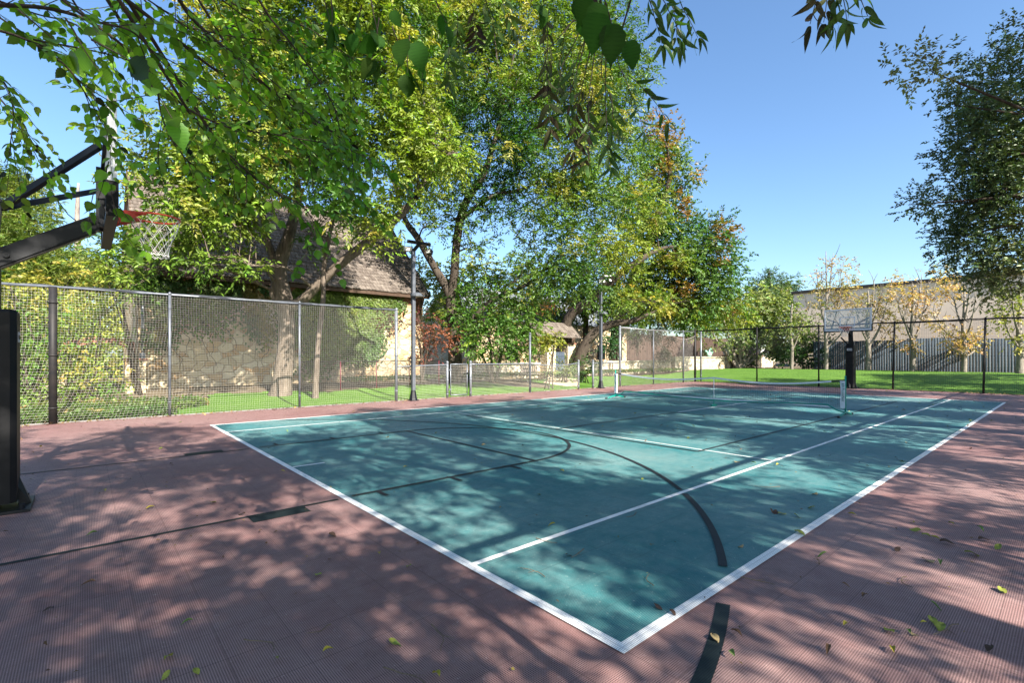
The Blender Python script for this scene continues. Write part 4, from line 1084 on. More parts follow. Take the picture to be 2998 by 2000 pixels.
def tree(name, label, base, limbs, blobs, barkm, group=None, leafm=None, tmpl=T_KITE, twigs=True, tr=.05, cat='tree', **kw):
    bs = tuple(base); t = thing(name, label, cat, bs, group)
    m = MB(); pts = []
    for P, R in limbs:
        pp, rr = spline(P, R, 5); m.tube(pp, rr, 10, True, 0, .12)
        pts += [(p, r) for p, r in zip(pp, rr)]
    m.build('trunk', barkm, t, True, bs)
    C, D, N, L, Wd, col, Cc = crown(blobs, **kw)
    if twigs and pts:
        PA = np.array([tuple(p) for p, r in pts]); m = MB()
        hi = [i for i, (p, r) in enumerate(pts) if p.z > bs[2] + .25 * (max(q.z for q, _ in pts) - bs[2])]
        for b in blobs:
            c = Vector(b[0]); i = min(hi, key=lambda k: (pts[k][0] - c).length + max(0, pts[k][0].z - c.z) * .6)
            a, ra = pts[i]; dl = (c - a).length
            mid = a.lerp(c, .5) + Vector((random.uniform(-.12, .12) * dl, random.uniform(-.12, .12) * dl, .12 * dl))
            r0 = min(ra * .6, tr)
            pp, rr = spline([a, mid, c], [r0, r0 * .7, r0 * .35], 4); m.tube(pp, rr, 6, False, 0, .1)
            near = Cc[np.argsort(np.linalg.norm(Cc - np.array(c), axis=1))[:int(9 * max(1, b[1]))]]
            for q in near[::1]:
                q = Vector(q); s_ = random.choice(pp[-5:]); md = s_.lerp(q, .5) + Vector((random.uniform(-.1, .1), random.uniform(-.1, .1), .08))
                m.tube([s_, md, q], [r0 * .35, r0 * .22, r0 * .1], 4, False)
        m.build('branches', barkm, t, True, bs)
    leaves_obj('crown', C, D, N, L, Wd, tmpl, col, leafm or M_LEAF, t, bs)
    return t
def DB(lst):
    """crown lobes given as sight (x,y), radius on the picture, distance -> world"""
    return [(tuple(Dp(x, y, Z)), r * 1.27574 / FOC * Z, *rest) for (x, y, r, Z, *rest) in lst]
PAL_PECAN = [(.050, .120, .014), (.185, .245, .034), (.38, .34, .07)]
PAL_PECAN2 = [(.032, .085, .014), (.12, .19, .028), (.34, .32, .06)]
PAL_OAKR = [(.045, .11, .025), (.10, .16, .035), (.30, .13, .035)]
PAL_DK = [(.055, .095, .045), (.10, .15, .06), (.26, .27, .10)]

# big pecan in front of the house
b1 = G(818, 1158); Z1 = (b1 - Vector((CX, CY, 0))).dot(Vector((FX, FY, 0)))
tree('pecan_tree', 'big pecan tree with thick forked trunk between the tall net and the stone house', b1,
     [([b1 + Vector((0, 0, -.15)), Wp(826, 1120, Z1), Wp(838, 1000, Z1), Wp(836, 900, Z1), Wp(815, 790, Z1), Wp(845, 690, Z1), Wp(872, 570, Z1 + .3), Wp(850, 420, Z1 + .6), Wp(900, 250, Z1 + 1)], [.42, .33, .27, .27, .27, .2, .14, .10, .05]),
      ([Wp(838, 905, Z1), Wp(885, 880, Z1 - .1), Wp(930, 835, Z1 - .2), Wp(1005, 765, Z1 - .3), Wp(1100, 690, Z1 - .4), Wp(1200, 600, Z1 - .5), Wp(1265, 500, Z1 - .6), Wp(1360, 465, Z1 - .7)], [.2, .18, .16, .16, .15, .13, .10, .06]),
      ([Wp(815, 790, Z1), Wp(780, 700, Z1 - .2), Wp(760, 600, Z1 - .4), Wp(680, 480, Z1 - .6), Wp(560, 400, Z1 - .8)], [.15, .12, .10, .07, .04]),
      ([Wp(822, 900, Z1 - .05), Wp(800, 860, Z1 - .1), Wp(802, 815, Z1 - .1), Wp(770, 760, Z1)], [.12, .13, .10, .04])],
     DB([(420, 340, 100, 14.5), (510, 220, 110, 15), (600, 120, 120, 14.5), (640, 300, 120, 14), (520, 400, 105, 14.2), (440, 470, 85, 14), (350, 540, 60, 14.2, .8, .8), (270, 570, 55, 14.6, .8, .7), (600, 390, 70, 13.6), (710, 370, 90, 13.6), (760, 240, 120, 14.5),
         (860, 140, 130, 15), (880, 320, 105, 14.5), (540, 520, 55, 13.5, .8, .7), (330, 620, 55, 13.8, .8, .7), (240, 630, 45, 14.3, .8, .7), (790, 460, 60, 13.5), (740, 30, 140, 15), (900, 0, 130, 15.5), (560, 20, 110, 15), (480, 590, 40, 13.5, .8, .5), (540, 470, 55, 13.9), (470, 510, 55, 13.8), (400, 560, 55, 13.9), (810, 470, 50, 13.8), (880, 480, 40, 13.8, .8, .7), (950, 220, 90, 14.5), (340, 420, 60, 14.5), (780, -150, 150, 15), (600, -130, 130, 15), (900, 420, 55, 14), (1000, 330, 80, 14.5), (960, 420, 45, 14.2, .8, .7), (1050, 350, 50, 14, .8, .8), (850, 560, 35, 13.6, .8, .4), (570, 610, 30, 13.8, .8, .4)]),
     M_BARK, dens=1.9, pal=PAL_PECAN, seed=3, bias=.05, crad=.36, ll=.16, lw=.062, jit=.45)
b1b = G(922, 1167); Zb = (b1b - Vector((CX, CY, 0))).dot(Vector((FX, FY, 0)))
tree('young_tree', 'slender crooked tree just right of the big pecan trunk behind the tall net', b1b,
     [([b1b + Vector((0, 0, -.1)), Wp(925, 1120, Zb), Wp(932, 1000, Zb), Wp(946, 880, Zb), Wp(948, 790, Zb), Wp(962, 700, Zb), Wp(985, 600, Zb)], [.12, .10, .085, .08, .08, .075, .05])],
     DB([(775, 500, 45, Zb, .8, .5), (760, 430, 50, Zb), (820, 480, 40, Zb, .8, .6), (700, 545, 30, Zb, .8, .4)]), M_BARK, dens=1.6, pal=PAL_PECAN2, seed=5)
# middle pecan
b2 = G(1334, 1108); Z2 = 23.0; b2 = Wp(1334, 1105, Z2); b2.z = .3
tree('pecan_tree', 'tall pecan with a wide V of dark limbs behind the small gate', b2,
     [([b2, Wp(1331, 1000, Z2), Wp(1322, 920, Z2), Wp(1315, 860, Z2), Wp(1270, 780, Z2), Wp(1225, 700, Z2), Wp(1185, 640, Z2 + .5), Wp(1150, 520, Z2 + 1)], [.36, .30, .26, .22, .18, .16, .13, .07]),
      ([Wp(1318, 880, Z2), Wp(1330, 800, Z2 - .2), Wp(1338, 700, Z2 - .4), Wp(1360, 600, Z2 - .6), Wp(1420, 500, Z2 - .8), Wp(1470, 330, Z2 - 1)], [.22, .2, .2, .18, .15, .07]),
      ([Wp(1333, 1010, Z2), Wp(1365, 960, Z2 - .2), Wp(1410, 905, Z2 - .3), Wp(1470, 865, Z2 - .4), Wp(1540, 835, Z2 - .5), Wp(1600, 780, Z2 - .5)], [.17, .15, .14, .12, .08, .04]),
      ([Wp(1350, 640, Z2 - .5), Wp(1440, 575, Z2 - 1), Wp(1540, 550, Z2 - 1.2), Wp(1620, 500, Z2 - 1.2)], [.11, .09, .06, .01])],
     DB([(1000, 210, 125, 23), (1010, 340, 100, 22), (1110, 110, 130, 24), (1180, 250, 120, 22.5), (1250, 110, 120, 24), (1310, 210, 110, 23), (1375, 90, 90, 24.5), (1400, 240, 85, 24), (1300, 360, 100, 22), (1180, 380, 85, 21.8), (1060, 430, 60, 22), (1250, 460, 75, 22), (1350, 450, 85, 22.5), (1290, 560, 80, 21.5),
         (1210, 600, 50, 21.5, .8, .6), (1290, 620, 55, 21), (1170, 650, 40, 21.5, .8, .6), (1350, 640, 55, 21.5), (1080, 570, 45, 22.5, .8, .7), (1430, 340, 70, 24), (960, 440, 55, 22.5), (1100, -60, 130, 24), (1300, -60, 120, 25), (1010, 60, 100, 23.5), (1440, 160, 60, 25), (1100, 480, 45, 22, .8, .6), (1040, 500, 45, 22, .8, .8), (1150, 450, 60, 22), (980, 520, 35, 22, .8, .7), (1180, 540, 35, 22, .8, .6)]),
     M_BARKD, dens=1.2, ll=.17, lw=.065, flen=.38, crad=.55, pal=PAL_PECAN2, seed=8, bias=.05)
# leaning tree
Z3 = 29.0; b3 = Wp(1690, 1090, Z3); b3.z = .4
tree('leaning_tree', 'dark leaning tree arching right over the second lamp pole behind the gate roof', b3,
     [([b3, Wp(1700, 1040, Z3), Wp(1735, 980, Z3), Wp(1790, 950, Z3), Wp(1850, 940, Z3), Wp(1930, 905, Z3 + 1)], [.4, .34, .28, .24, .18, .02]),
      ([Wp(1655, 1090, Z3 + 1), Wp(1660, 1000, Z3 + .8), Wp(1665, 930, Z3 + .5), Wp(1740, 870, Z3), Wp(1830, 790, Z3 - .4), Wp(1930, 730, Z3 + 1), Wp(2000, 720, Z3 + 3)], [.36, .33, .3, .26, .2, .12, .02])],
     DB([(1430, 570, 65, 28), (1430, 650, 55, 31), (1500, 680, 60, 33), (1440, 725, 40, 30, .8, .7), (1560, 705, 50, 33.5), (1380, 560, 60, 28), (1460, 480, 70, 30), (1600, 720, 45, 34), (1650, 700, 50, 34.5), (1690, 735, 36, 35), (1455, 690, 22, 27.5, .6, 1.2), (1490, 700, 22, 27.5, .6, 1.2), (1525, 690, 24, 28, .6, 1.2), (1550, 600, 26, 31, .7, 1.2), (1520, 620, 50, 33, .8, .7)]),
     M_BARKD, dens=1.0, ll=.18, lw=.08, flen=.38, crad=.55, pal=[(.06, .13, .02), (.19, .23, .035), (.36, .30, .04)], seed=12, bias=.12)
# red tinged oak behind
Z4 = 34.0; b4 = Wp(1800, 1080, Z4); b4.z = .4
tree('red_oak_tree', 'tall tree with orange and red autumn patches at the right edge of the tree group', b4,
     [([b4, Wp(1810, 950, Z4), Wp(1860, 800, Z4), Wp(1920, 650, Z4), Wp(1960, 520, Z4), Wp(1950, 420, Z4)], [.5, .4, .3, .24, .15, .06]),
      ([Wp(1860, 800, Z4), Wp(1960, 760, Z4 + .5), Wp(2060, 720, Z4 + 1), Wp(2110, 740, Z4 + 1)], [.22, .15, .08, .02])],
     DB([(1515, 330, 55, 35), (1545, 410, 60, 35), (1480, 420, 60, 35), (1470, 520, 70, 34), (1560, 540, 70, 34), (1550, 480, 45, 34, .8, .6), (1630, 570, 65, 33), (1600, 650, 75, 33), (1660, 620, 50, 33), (1520, 660, 70, 34), (1640, 520, 35, 33.5), (1670, 680, 40, 33), (1500, 300, 30, 35), (1590, 710, 50, 32.5), (1560, 590, 45, 32), (1600, 600, 40, 32)]),
     M_BARKD, dens=.85, ll=.2, lw=.13, nl=6, flen=.4, crad=.6, droop=.2, pal=PAL_OAKR, seed=17, patch=.28)
# far background trees filling the gaps low down
for i, (lab, lst, Zt, pal_, ba) in enumerate([
    ('yellow green background tree seen between the house gable and the middle pecan', [(985, 640, 45, 36), (1010, 700, 45, 36), (1050, 650, 40, 37), (1100, 620, 40, 37), (1130, 690, 50, 36), (1190, 640, 45, 37)], 36, [(.09, .16, .03), (.26, .26, .05), (.4, .3, .06)], (1050, 800)),
    ('broad background tree low behind the second stone house', [(1290, 690, 60, 42), (1380, 700, 60, 42), (1500, 715, 45, 50), (1570, 720, 45, 50), (1640, 725, 45, 52), (1700, 730, 40, 54), (1240, 660, 50, 42), (1450, 700, 60, 42), (1330, 620, 50, 42)], 42, PAL_PECAN2, (1340, 810))]):
    bb_ = Dp(ba[0], ba[1], Zt); bb_.z = .4
    tree('background_tree', lab, bb_, [([bb_, Dp(ba[0] + 5, ba[1] - 70, Zt), Dp(ba[0], ba[1] - 130, Zt)], [.3, .22, .1])], DB(lst), M_BARKD, dens=.5, ll=.26, lw=.15, nl=6, flen=.5, crad=.75, pal=pal_, seed=30 + i)
# pines at the far left
pg = 'pine trees beyond the left hedge'
def pine(label, bx, by, Zt, lobes, seed, group=None):
    bb_ = Dp(bx, by, Zt); bb_.z = .4
    tree('pine_tree', label, bb_, [([bb_, Dp(bx + 4, by - 150, Zt), Dp(bx - 3, by - 270, Zt), Dp(bx, by - 380, Zt)], [.3, .24, .16, .06])], DB(lobes), M_BARKP, group,
         dens=1.6, ll=.26, lw=.034, nl=9, flen=.22, fr=9, crad=.5, droop=.05, pal=[(.10, .17, .035), (.24, .27, .06), (.30, .28, .08)], seed=seed, bias=.15)
pine('tall olive green pine nearest the left edge, behind the hoop arm', 30, 790, 26, [(10, 420, 45, 26, .45), (60, 440, 50, 26, .4), (90, 490, 35, 26, .4), (20, 500, 55, 25, .4), (80, 540, 50, 25, .4), (130, 570, 40, 25.5, .4), (20, 580, 60, 24.5, .4), (100, 610, 55, 25, .4), (160, 620, 45, 25, .4), (40, 640, 60, 24, .4), (-20, 540, 60, 26, .4)], 41)
pine('yellow green pine lower down between the hoop and the house corner', 180, 800, 30, [(130, 640, 50, 30, .5), (190, 600, 35, 30, .4), (190, 650, 45, 30, .5), (240, 640, 40, 30, .5), (280, 660, 40, 30, .5), (90, 660, 50, 30, .5)], 42)
# conifer at the right
bb_ = Dp(1772, 860, 56); bb_.z = .4
tree('cedar_tree', 'ragged blue green cedar poking above the shrubs before the tan building', bb_, [([bb_, Dp(1770, 760, 56), Dp(1768, 680, 56), Dp(1765, 620, 56)], [.35, .28, .18, .05])],
     DB([(1765, 632, 16, 56, .5), (1750, 655, 22, 56, .5), (1790, 655, 20, 56, .4), (1810, 645, 16, 56, .4), (1770, 675, 30, 56, .5), (1735, 672, 16, 56, .4), (1800, 680, 28, 56, .5), (1760, 700, 40, 56, .6)]), M_BARKD, dens=.7, ll=.4, lw=.09, nl=7, flen=.5, crad=.55, droop=.1, pal=[(.05, .10, .05), (.09, .15, .07), (.14, .2, .08)], seed=44)
# pale green multi stem crepe myrtle
zc = 43.0; bc = Wp(2165, 1078, zc); bc.z = .42
lm = []
for (dx, tx, ty) in ((0, 2180, 960), (8, 2215, 965), (-8, 2130, 975), (4, 2150, 950), (12, 2245, 990), (-12, 2100, 1000), (16, 2290, 1000)):
    lm.append(([bc + Vector((dx * .02, 0, 0)), Wp(2165 + dx + (tx - 2165) * .4, 1078 - (1078 - ty) * .55, zc), Wp(tx, ty, zc - .5), Wp(tx + (tx - 2165) * .5, ty - 60, zc - .5)], [.15, .12, .08, .04]))
tree('crepe_myrtle', 'round pale green crepe myrtle with many bare slanting stems behind the corner post', bc, lm,
     DB([(1740, 715, 50, 43), (1785, 740, 45, 42.5), (1700, 770, 32, 42), (1770, 780, 42, 42), (1820, 760, 35, 42), (1720, 740, 45, 43), (1790, 700, 35, 43), (1650, 790, 30, 42, .8, .6), (1740, 680, 30, 43), (1835, 800, 22, 41.5)]),
     M_BARKP, dens=.62, ll=.24, lw=.16, nl=6, flen=.35, crad=.6, droop=.3, pal=[(.12, .17, .06), (.21, .25, .09), (.2, .22, .1)], seed=50, jit=.4)
# shrubs right
def shrub(label, lobes, pal, seed, base_px, name='shrub', dens=.5, ll=.16, lw=.09, cat='shrub', leafm=None, group=None, stems=5, **kw):
    Zt = lobes[0][3]; bb_ = Dp(base_px[0], base_px[1], Zt); bb_.z = max(0, terr(bb_.x, bb_.y))
    lim = []
    for k in range(stems):
        L_ = DB([random.choice(lobes)])[0]; c = Vector(L_[0]); s_ = bb_ + Vector((random.uniform(-.3, .3), random.uniform(-.3, .3), -.05))
        lim.append(([s_, s_.lerp(c, .5) + Vector((random.uniform(-.2, .2), 0, .1)), c], [.03, .022, .012]))
    a = dict(dens=dens * 1.7, ll=ll, lw=lw, nl=6, flen=.28, crad=.4, droop=.3, pal=pal, seed=seed); a.update(kw)
    return tree(name, label, bb_, lim, DB(lobes), M_BARKD, group, leafm, twigs=False, cat=cat, **a)
PAL_SHRUB = [(.03, .07, .022), (.06, .115, .035), (.11, .16, .05)]
shrub('dark glossy evergreen shrub left of the grey board fence', [(1830, 815, 28, 40), (1870, 820, 30, 40), (1800, 820, 28, 41), (1890, 800, 22, 40), (1850, 790, 24, 41)], PAL_SHRUB, 61, (1850, 845), dens=.5, ll=.22, lw=.14)
shrub('dark shrub directly right of the second white planter', [(1780, 815, 24, 44), (1765, 800, 22, 45), (1790, 790, 24, 45)], PAL_SHRUB, 62, (1780, 842), dens=.45, ll=.22, lw=.14)
shrub('rounded green bush between the two planter pillars, left one', [(1690, 820, 15, 44), (1693, 806, 11, 44), (1698, 832, 11, 44)], PAL_SHRUB, 63, (1691, 842), dens=.8, ll=.2, lw=.12)
shrub('loose yellow green bush between the two planter pillars, right one', [(1715, 826, 12, 43.5, .7), (1728, 824, 12, 43.5, .7), (1722, 833, 12, 43.5, .7)], [(.08, .13, .03), (.16, .2, .05), (.25, .25, .1)], 64, (1722, 842), dens=.8, ll=.2, lw=.12)
shrub('dense dark green shrub behind the sagging net next to the lamp pole', [(1395, 770, 26, 33), (1385, 790, 22, 33), (1410, 760, 16, 33.5), (1402, 800, 18, 33)], [(.035, .09, .035), (.05, .12, .04), (.07, .14, .05)], 65, (1397, 830), dens=.7, ll=.16, lw=.09)
shrub('small bush against the low wall under the leaning tree', [(1340, 852, 12, 26), (1335, 842, 9, 26)], PAL_SHRUB, 66, (1338, 865), dens=1.6, ll=.12, lw=.08)
shrub('light green bush at the end of the bench', [(1296, 852, 10, 25.5), (1293, 838, 9, 25.5), (1299, 862, 9, 25.5)], [(.07, .13, .03), (.13, .2, .05), (.25, .25, .1)], 67, (1296, 872), dens=2.0, ll=.1, lw=.07)
# dogwood like understory
zd = 21.5; bd = Dp(1130, 850, zd); bd.z = .35
tree('dogwood_tree', 'spreading green understory tree with layered branches behind the waist high net', bd,
     [([bd, Dp(1125, 790, zd), Dp(1110, 740, zd)], [.07, .06, .03]), ([bd + Vector((.2, 0, 0)), Dp(1160, 780, zd), Dp(1200, 730, zd)], [.07, .05, .03]), ([bd, Dp(1100, 800, zd), Dp(1070, 770, zd)], [.06, .04, .02])],
     DB([(1110, 730, 45, zd, .6), (1160, 700, 45, zd + .5, .6), (1200, 740, 45, zd, .6), (1160, 770, 48, zd - .5, .55), (1110, 790, 42, zd - .5, .5), (1080, 760, 30, zd, .5), (1050, 720, 40, zd + 1, .6), (1225, 690, 26, zd + 1, .6), (1180, 800, 35, zd - .5, .5), (1190, 655, 32, zd + 3, .6), (1140, 640, 32, zd + 3, .6), (1215, 735, 26, zd + .6, .5), (1205, 800, 24, zd, .5), (1060, 680, 35, zd + 2, .6), (1110, 660, 35, zd + 2, .6)]),
     M_BARKD, dens=1.7, ll=.14, lw=.085, nl=6, flen=.3, crad=.42, droop=.35, pal=[(.06, .13, .02), (.11, .19, .03), (.22, .24, .04)], seed=70, tmpl=T_OAK)
zm = 20.0; bm = Dp(968, 840, zm); bm.z = .35
tree('japanese_maple', 'small dark red Japanese maple by the right corner of the ivy house', bm,
     [([bm, Dp(965, 800, zm), Dp(950, 750, zm)], [.06, .05, .02]), ([bm, Dp(985, 790, zm), Dp(1010, 765, zm)], [.05, .04, .02])],
     DB([(930, 745, 32, zm, .6), (965, 735, 32, zm, .6), (985, 765, 34, zm, .5), (1005, 795, 26, zm, .5), (950, 780, 30, zm, .5), (975, 805, 26, zm, .5), (1020, 775, 18, zm, .5), (890, 740, 22, zm, .5, .6)]),
     M_BARKD, dens=1.3, ll=.09, lw=.045, nl=7, flen=.2, crad=.35, droop=.3, pal=[(.10, .028, .022), (.20, .05, .035), (.25, .10, .05)], seed=72)
for (lab, lst, zz, pl, bp_) in [
    ('yellow leaved sapling branch arching beside the roofed gate pillar', [(1258, 782, 9, 22, .4, .7), (1275, 776, 8, 22, .4, .7), (1240, 786, 10, 22, .4, .7)], 22, [(.18, .2, .03), (.30, .28, .05), (.35, .25, .05)], (1260, 855)),
    ('orange tinged sapling above the gate roof', [(1245, 706, 9, 31, .4), (1265, 702, 9, 31, .4), (1225, 708, 8, 31, .4), (1315, 700, 9, 31, .4)], 31, [(.28, .2, .05), (.4, .22, .06), (.4, .15, .04)], (1262, 840))]:
    shrub(lab, lst, pl, 74, bp_, 'sapling', dens=.7, ll=.12, lw=.07, crad=.25, cat='sapling', stems=3)
# hanging dark vine on the net
m_l = [((1460, 765), .5), ((1460, 790), .45), ((1495, 760), .5), ((1520, 765), .6), ((1532, 790), .6), ((1515, 800), .5), ((1530, 745), .6), ((1465, 745), .4), ((1510, 775), .5), ((1524, 812), .5)]
zz = 33.0
tree('hanging_vine', 'dark brown and green withered foliage hanging behind the sagging net', Dp(1500, 720, zz),
     [([Dp(1500, 715, zz), Dp(1515, 760, zz), Dp(1520, 800, zz)], [.02, .015, .01]), ([Dp(1470, 715, zz), Dp(1462, 760, zz), Dp(1460, 800, zz)], [.02, .015, .01])],
     [(tuple(Dp(x, y, zz)), r_ * .8, 1.5) for (x, y), r_ in m_l], M_BARKD, dens=2.2, ll=.16, lw=.05, nl=7, flen=.3, crad=.16, droop=1.2, pal=[(.018, .03, .012), (.03, .03, .018), (.05, .03, .02)], seed=76, twigs=False, cat='vine')

# thin autumn trees before the grey board fence
def fence_tree(label, px, topd, lobes, seed, forks, Xp=41.4, r0=.17, leafd=.5, pal=None, by=0):
    y_, t_ = onX(px, Xp); bb_ = Vector((Xp, y_, .42)); Zt = t_
    lim = [([bb_ + Vector((0, 0, -.1)), Wp(px + 2, 1030, Zt), Wp(px - 2, 960, Zt), Wp(px + 2, 890, Zt), Wp(px, topd, Zt)], [r0, r0 * .8, r0 * .65, r0 * .45, .02])]
    for (y0, tx, ty) in forks:
        a = Wp(px, y0, Zt); b = Wp(tx, ty, Zt + random.uniform(-1, 1))
        mid = a.lerp(b, .45) + Vector((0, (b.y - a.y) * .12, -.15 * (b - a).length * .5))
        lim.append(([a, mid, b], [r0 * .45, r0 * .3, .012]))
        for k in range(4):
            s_ = a.lerp(b, random.uniform(.35, .95)); q = s_ + Vector((random.uniform(-.5, .5), random.uniform(-.9, .9), random.uniform(.5, 1.6)))
            lim.append(([s_, s_.lerp(q, .5) + Vector((0, random.uniform(-.1, .1), 0)), q], [.028, .02, .008]))
    return tree('autumn_tree', label, bb_, lim, [(tuple(Wp(x, y, Zt)), r_ / FOC * Zt, .9, d_) for (x, y, r_, d_) in lobes], M_BARKP, 'thin autumn trees along the board fence', twigs=False,
                dens=leafd * 1.05, ll=.155, lw=.10, nl=5, flen=.35, crad=.5, droop=.2, pal=pal or [(.30, .22, .09), (.42, .28, .12), (.24, .24, .08)], seed=seed, jit=.4)
fence_tree('tallest orange and gold thin tree, left of the far hoop backboard', 2418, 735, [(2440, 790, 38, 1), (2470, 800, 34, 1), (2450, 840, 40, 1), (2480, 850, 30, .8), (2420, 870, 40, .8), (2460, 900, 40, .7), (2400, 820, 22, .5), (2500, 880, 30, .8), (2490, 830, 22, .7)], 81, [(1000, 2470, 800), (960, 2390, 790), (930, 2490, 850), (900, 2440, 740), (1020, 2500, 900)])
fence_tree('thin gold leaved tree directly behind the far hoop', 2541, 850, [(2540, 890, 32, .7), (2570, 860, 26, .9), (2600, 830, 24, 1), (2620, 870, 30, .9), (2590, 900, 34, .8), (2610, 940, 32, .9), (2590, 970, 28, .7), (2560, 930, 30, .5)], 82, [(1020, 2610, 830), (1000, 2500, 880), (960, 2580, 870), (1030, 2620, 940), (980, 2560, 830)], r0=.2)
fence_tree('thin tree with sparse yellow leaves right of the far hoop', 2672, 830, [(2680, 850, 30, .5), (2730, 840, 26, .9), (2760, 860, 26, .9), (2780, 850, 20, .7), (2700, 880, 34, .5), (2640, 860, 22, .4), (2745, 790, 14, .7), (2690, 930, 34, .3), (2660, 1005, 22, .7)], 83, [(1010, 2720, 820), (980, 2620, 850), (940, 2740, 850), (1000, 2640, 900), (960, 2700, 800)], r0=.2)
fence_tree('nearly bare thin tree with a few yellow tufts low down', 2822, 830, [(2765, 945, 18, .9), (2790, 1000, 16, .6), (2810, 1010, 16, .5), (2840, 1000, 20, .3), (2860, 990, 12, .3)], 84, [(1040, 2750, 960), (1000, 2860, 850), (960, 2790, 860), (1045, 2870, 1000), (1000, 2730, 920), (940, 2840, 830)], r0=.17, leafd=.4)
fence_tree('yellow green leaved tree at the right edge before the board fence', 2985, 850, [(2950, 900, 34, .7), (2930, 940, 26, .8), (2975, 950, 30, .8), (2940, 880, 26, .6), (2985, 1000, 24, .6), (2990, 890, 30, .6)], 85, [(1020, 2930, 900), (980, 2960, 860)], Xp=40.0, r0=.2, pal=[(.15, .18, .03), (.30, .28, .05), (.2, .2, .04)])
fence_tree('pale trunked small tree in front of the dark evergreen shrub', 2317, 950, [(2320, 940, 34, .5), (2350, 930, 30, .4), (2300, 970, 24, .5), (2360, 980, 24, .4), (2390, 900, 30, .8), (2380, 950, 26, .8)], 86, [(1030, 2350, 930), (1010, 2290, 940), (1000, 2370, 900)], Xp=40.5, r0=.15, pal=[(.12, .17, .05), (.2, .24, .08), (.25, .22, .1)])

# left hedge of mixed shrubs and vines beyond the net
PAL_H = [(.07, .15, .02), (.22, .27, .04), (.40, .30, .06)]
shrub('big sprawling yellow green shrub between the hoop pole and the thick black post', [(40, 740, 55, 14.5), (70, 800, 60, 14.2), (30, 860, 60, 14), (90, 870, 50, 14), (20, 690, 45, 14.5), (110, 720, 45, 14.8), (60, 930, 45, 13.8), (-30, 800, 70, 14)], PAL_H, 91, (60, 980), dens=1.15, ll=.11, lw=.07, stems=9)
shrub('overgrown sunlit shrub right of the thick black post, leaning towards the stone pier', [(160, 740, 55, 15), (190, 800, 50, 15), (220, 860, 45, 14.6), (170, 880, 50, 14.2), (230, 720, 45, 15.5), (150, 930, 40, 14), (260, 790, 30, 15.8), (130, 820, 50, 14.6), (250, 900, 28, 14.4)], PAL_H, 92, (190, 975), dens=1.15, ll=.10, lw=.06, stems=9, bias=.15)
shrub('orange and green vine tangle climbing over the net top at the far left', [(20, 650, 40, 14, .7), (60, 640, 40, 14.5, .7), (110, 650, 40, 15, .7), (160, 640, 35, 16, .7), (210, 670, 40, 17), (270, 690, 35, 17), (250, 650, 30, 17)], [(.12, .17, .03), (.32, .27, .05), (.42, .22, .08)], 93, (90, 960), dens=.85, ll=.11, lw=.08, name='vine', cat='vine', stems=6)
shrub('dark green limb of leaves reaching down at the left corner of the house', [(230, 600, 45, 16), (280, 610, 45, 16), (320, 640, 35, 16), (260, 560, 40, 16), (300, 570, 45, 16)], [(.05, .11, .02), (.10, .17, .03), (.2, .22, .04)], 94, (300, 880), dens=.8, ll=.12, lw=.06, stems=5)
# ivy on the house wall (flat leaves over the stones)
def ivy(label, region, n, y_, seed, pal, base):
    pts = []; 
    for (cx_, cy_, rx_, ry_, k) in region:
        x0_, t0 = onY(cx_ * 1.27574, y_); z0_ = hz(cy_ * 1.27574, t0); sx = rx_ * 1.27574 / FOC * t0 * 1.1; sz = ry_ * 1.27574 / FOC * t0
        c = max(6, int(k * n * .02)); q = RNG.normal(0, .5, (c, 2)) * (sx, sz) + (x0_, z0_)
        for p in q:
            d_ = RNG.normal(0, 1, (int(n / 40) + 4, 2)) * .22 + p; pts.append(d_)
    P = np.concatenate(pts); P = P[(P[:, 0] > hx0 - .05) & (P[:, 0] < hx1 + .05) & (P[:, 1] < zE - .1)]; m_ = len(P)
    C = np.stack([P[:, 0], y_ - .03 - .16 * RNG.random(m_), P[:, 1]], 1)
    D = unit(np.stack([RNG.normal(0, .6, m_), -.35 - .4 * RNG.random(m_), -.8 + .3 * RNG.normal(0, 1, m_)], 1)); N = unit(np.stack([RNG.normal(0, .4, m_), -np.ones(m_), .5 + RNG.normal(0, .3, m_)], 1))
    col = shade_col(C, pal, .6, seed, .25)
    t = thing('ivy', label, 'ivy', base); bs = tuple(base)
    leaves_obj('leaves', C, D, N, .11, .10, T_OAK, col, M_LEAF, t, bs)
    m = MB()
    for k in range(26):
        i = random.randrange(m_); x = C[i][0]; z = C[i][2]; p = [Vector((x, y_ - .025, z))]
        for s_ in range(7): p.append(p[-1] + Vector((random.uniform(-.18, .18), 0, -random.uniform(.1, .3))))
        p = [q for q in p if q.z > .4]
        if len(p) > 2: m.tube(p, [.014 - .0012 * j for j in range(len(p))], 4, False)
    m.build('stems', M_BARKD, t, False, bs)
ivy('green ivy spreading over the left and middle of the rubble stone wall', [(345, 650, 40, 40, 1.4), (400, 700, 50, 40, .9), (470, 720, 60, 40, .7), (520, 690, 60, 40, .8), (590, 740, 25, 50, .8), (440, 640, 100, 14, 1.2), (560, 650, 60, 12, .8), (360, 760, 30, 50, .4)], 1500, HY, 95, [(.05, .09, .025), (.10, .14, .035), (.22, .17, .05)], (hx0 + 4, HY, .4))
ivy('thick green ivy on the right part of the rubble stone wall', [(720, 690, 50, 25, 2.0), (790, 690, 60, 30, 2.4), (840, 740, 40, 40, 1.4), (760, 760, 50, 50, 1.6), (880, 700, 30, 30, .9), (820, 790, 50, 30, 1.4), (730, 800, 30, 40, 1.2), (690, 740, 30, 50, 1.2)], 2000, HY, 96, [(.05, .10, .022), (.12, .17, .035), (.25, .23, .06)], (hx1 - 4, HY, .4))
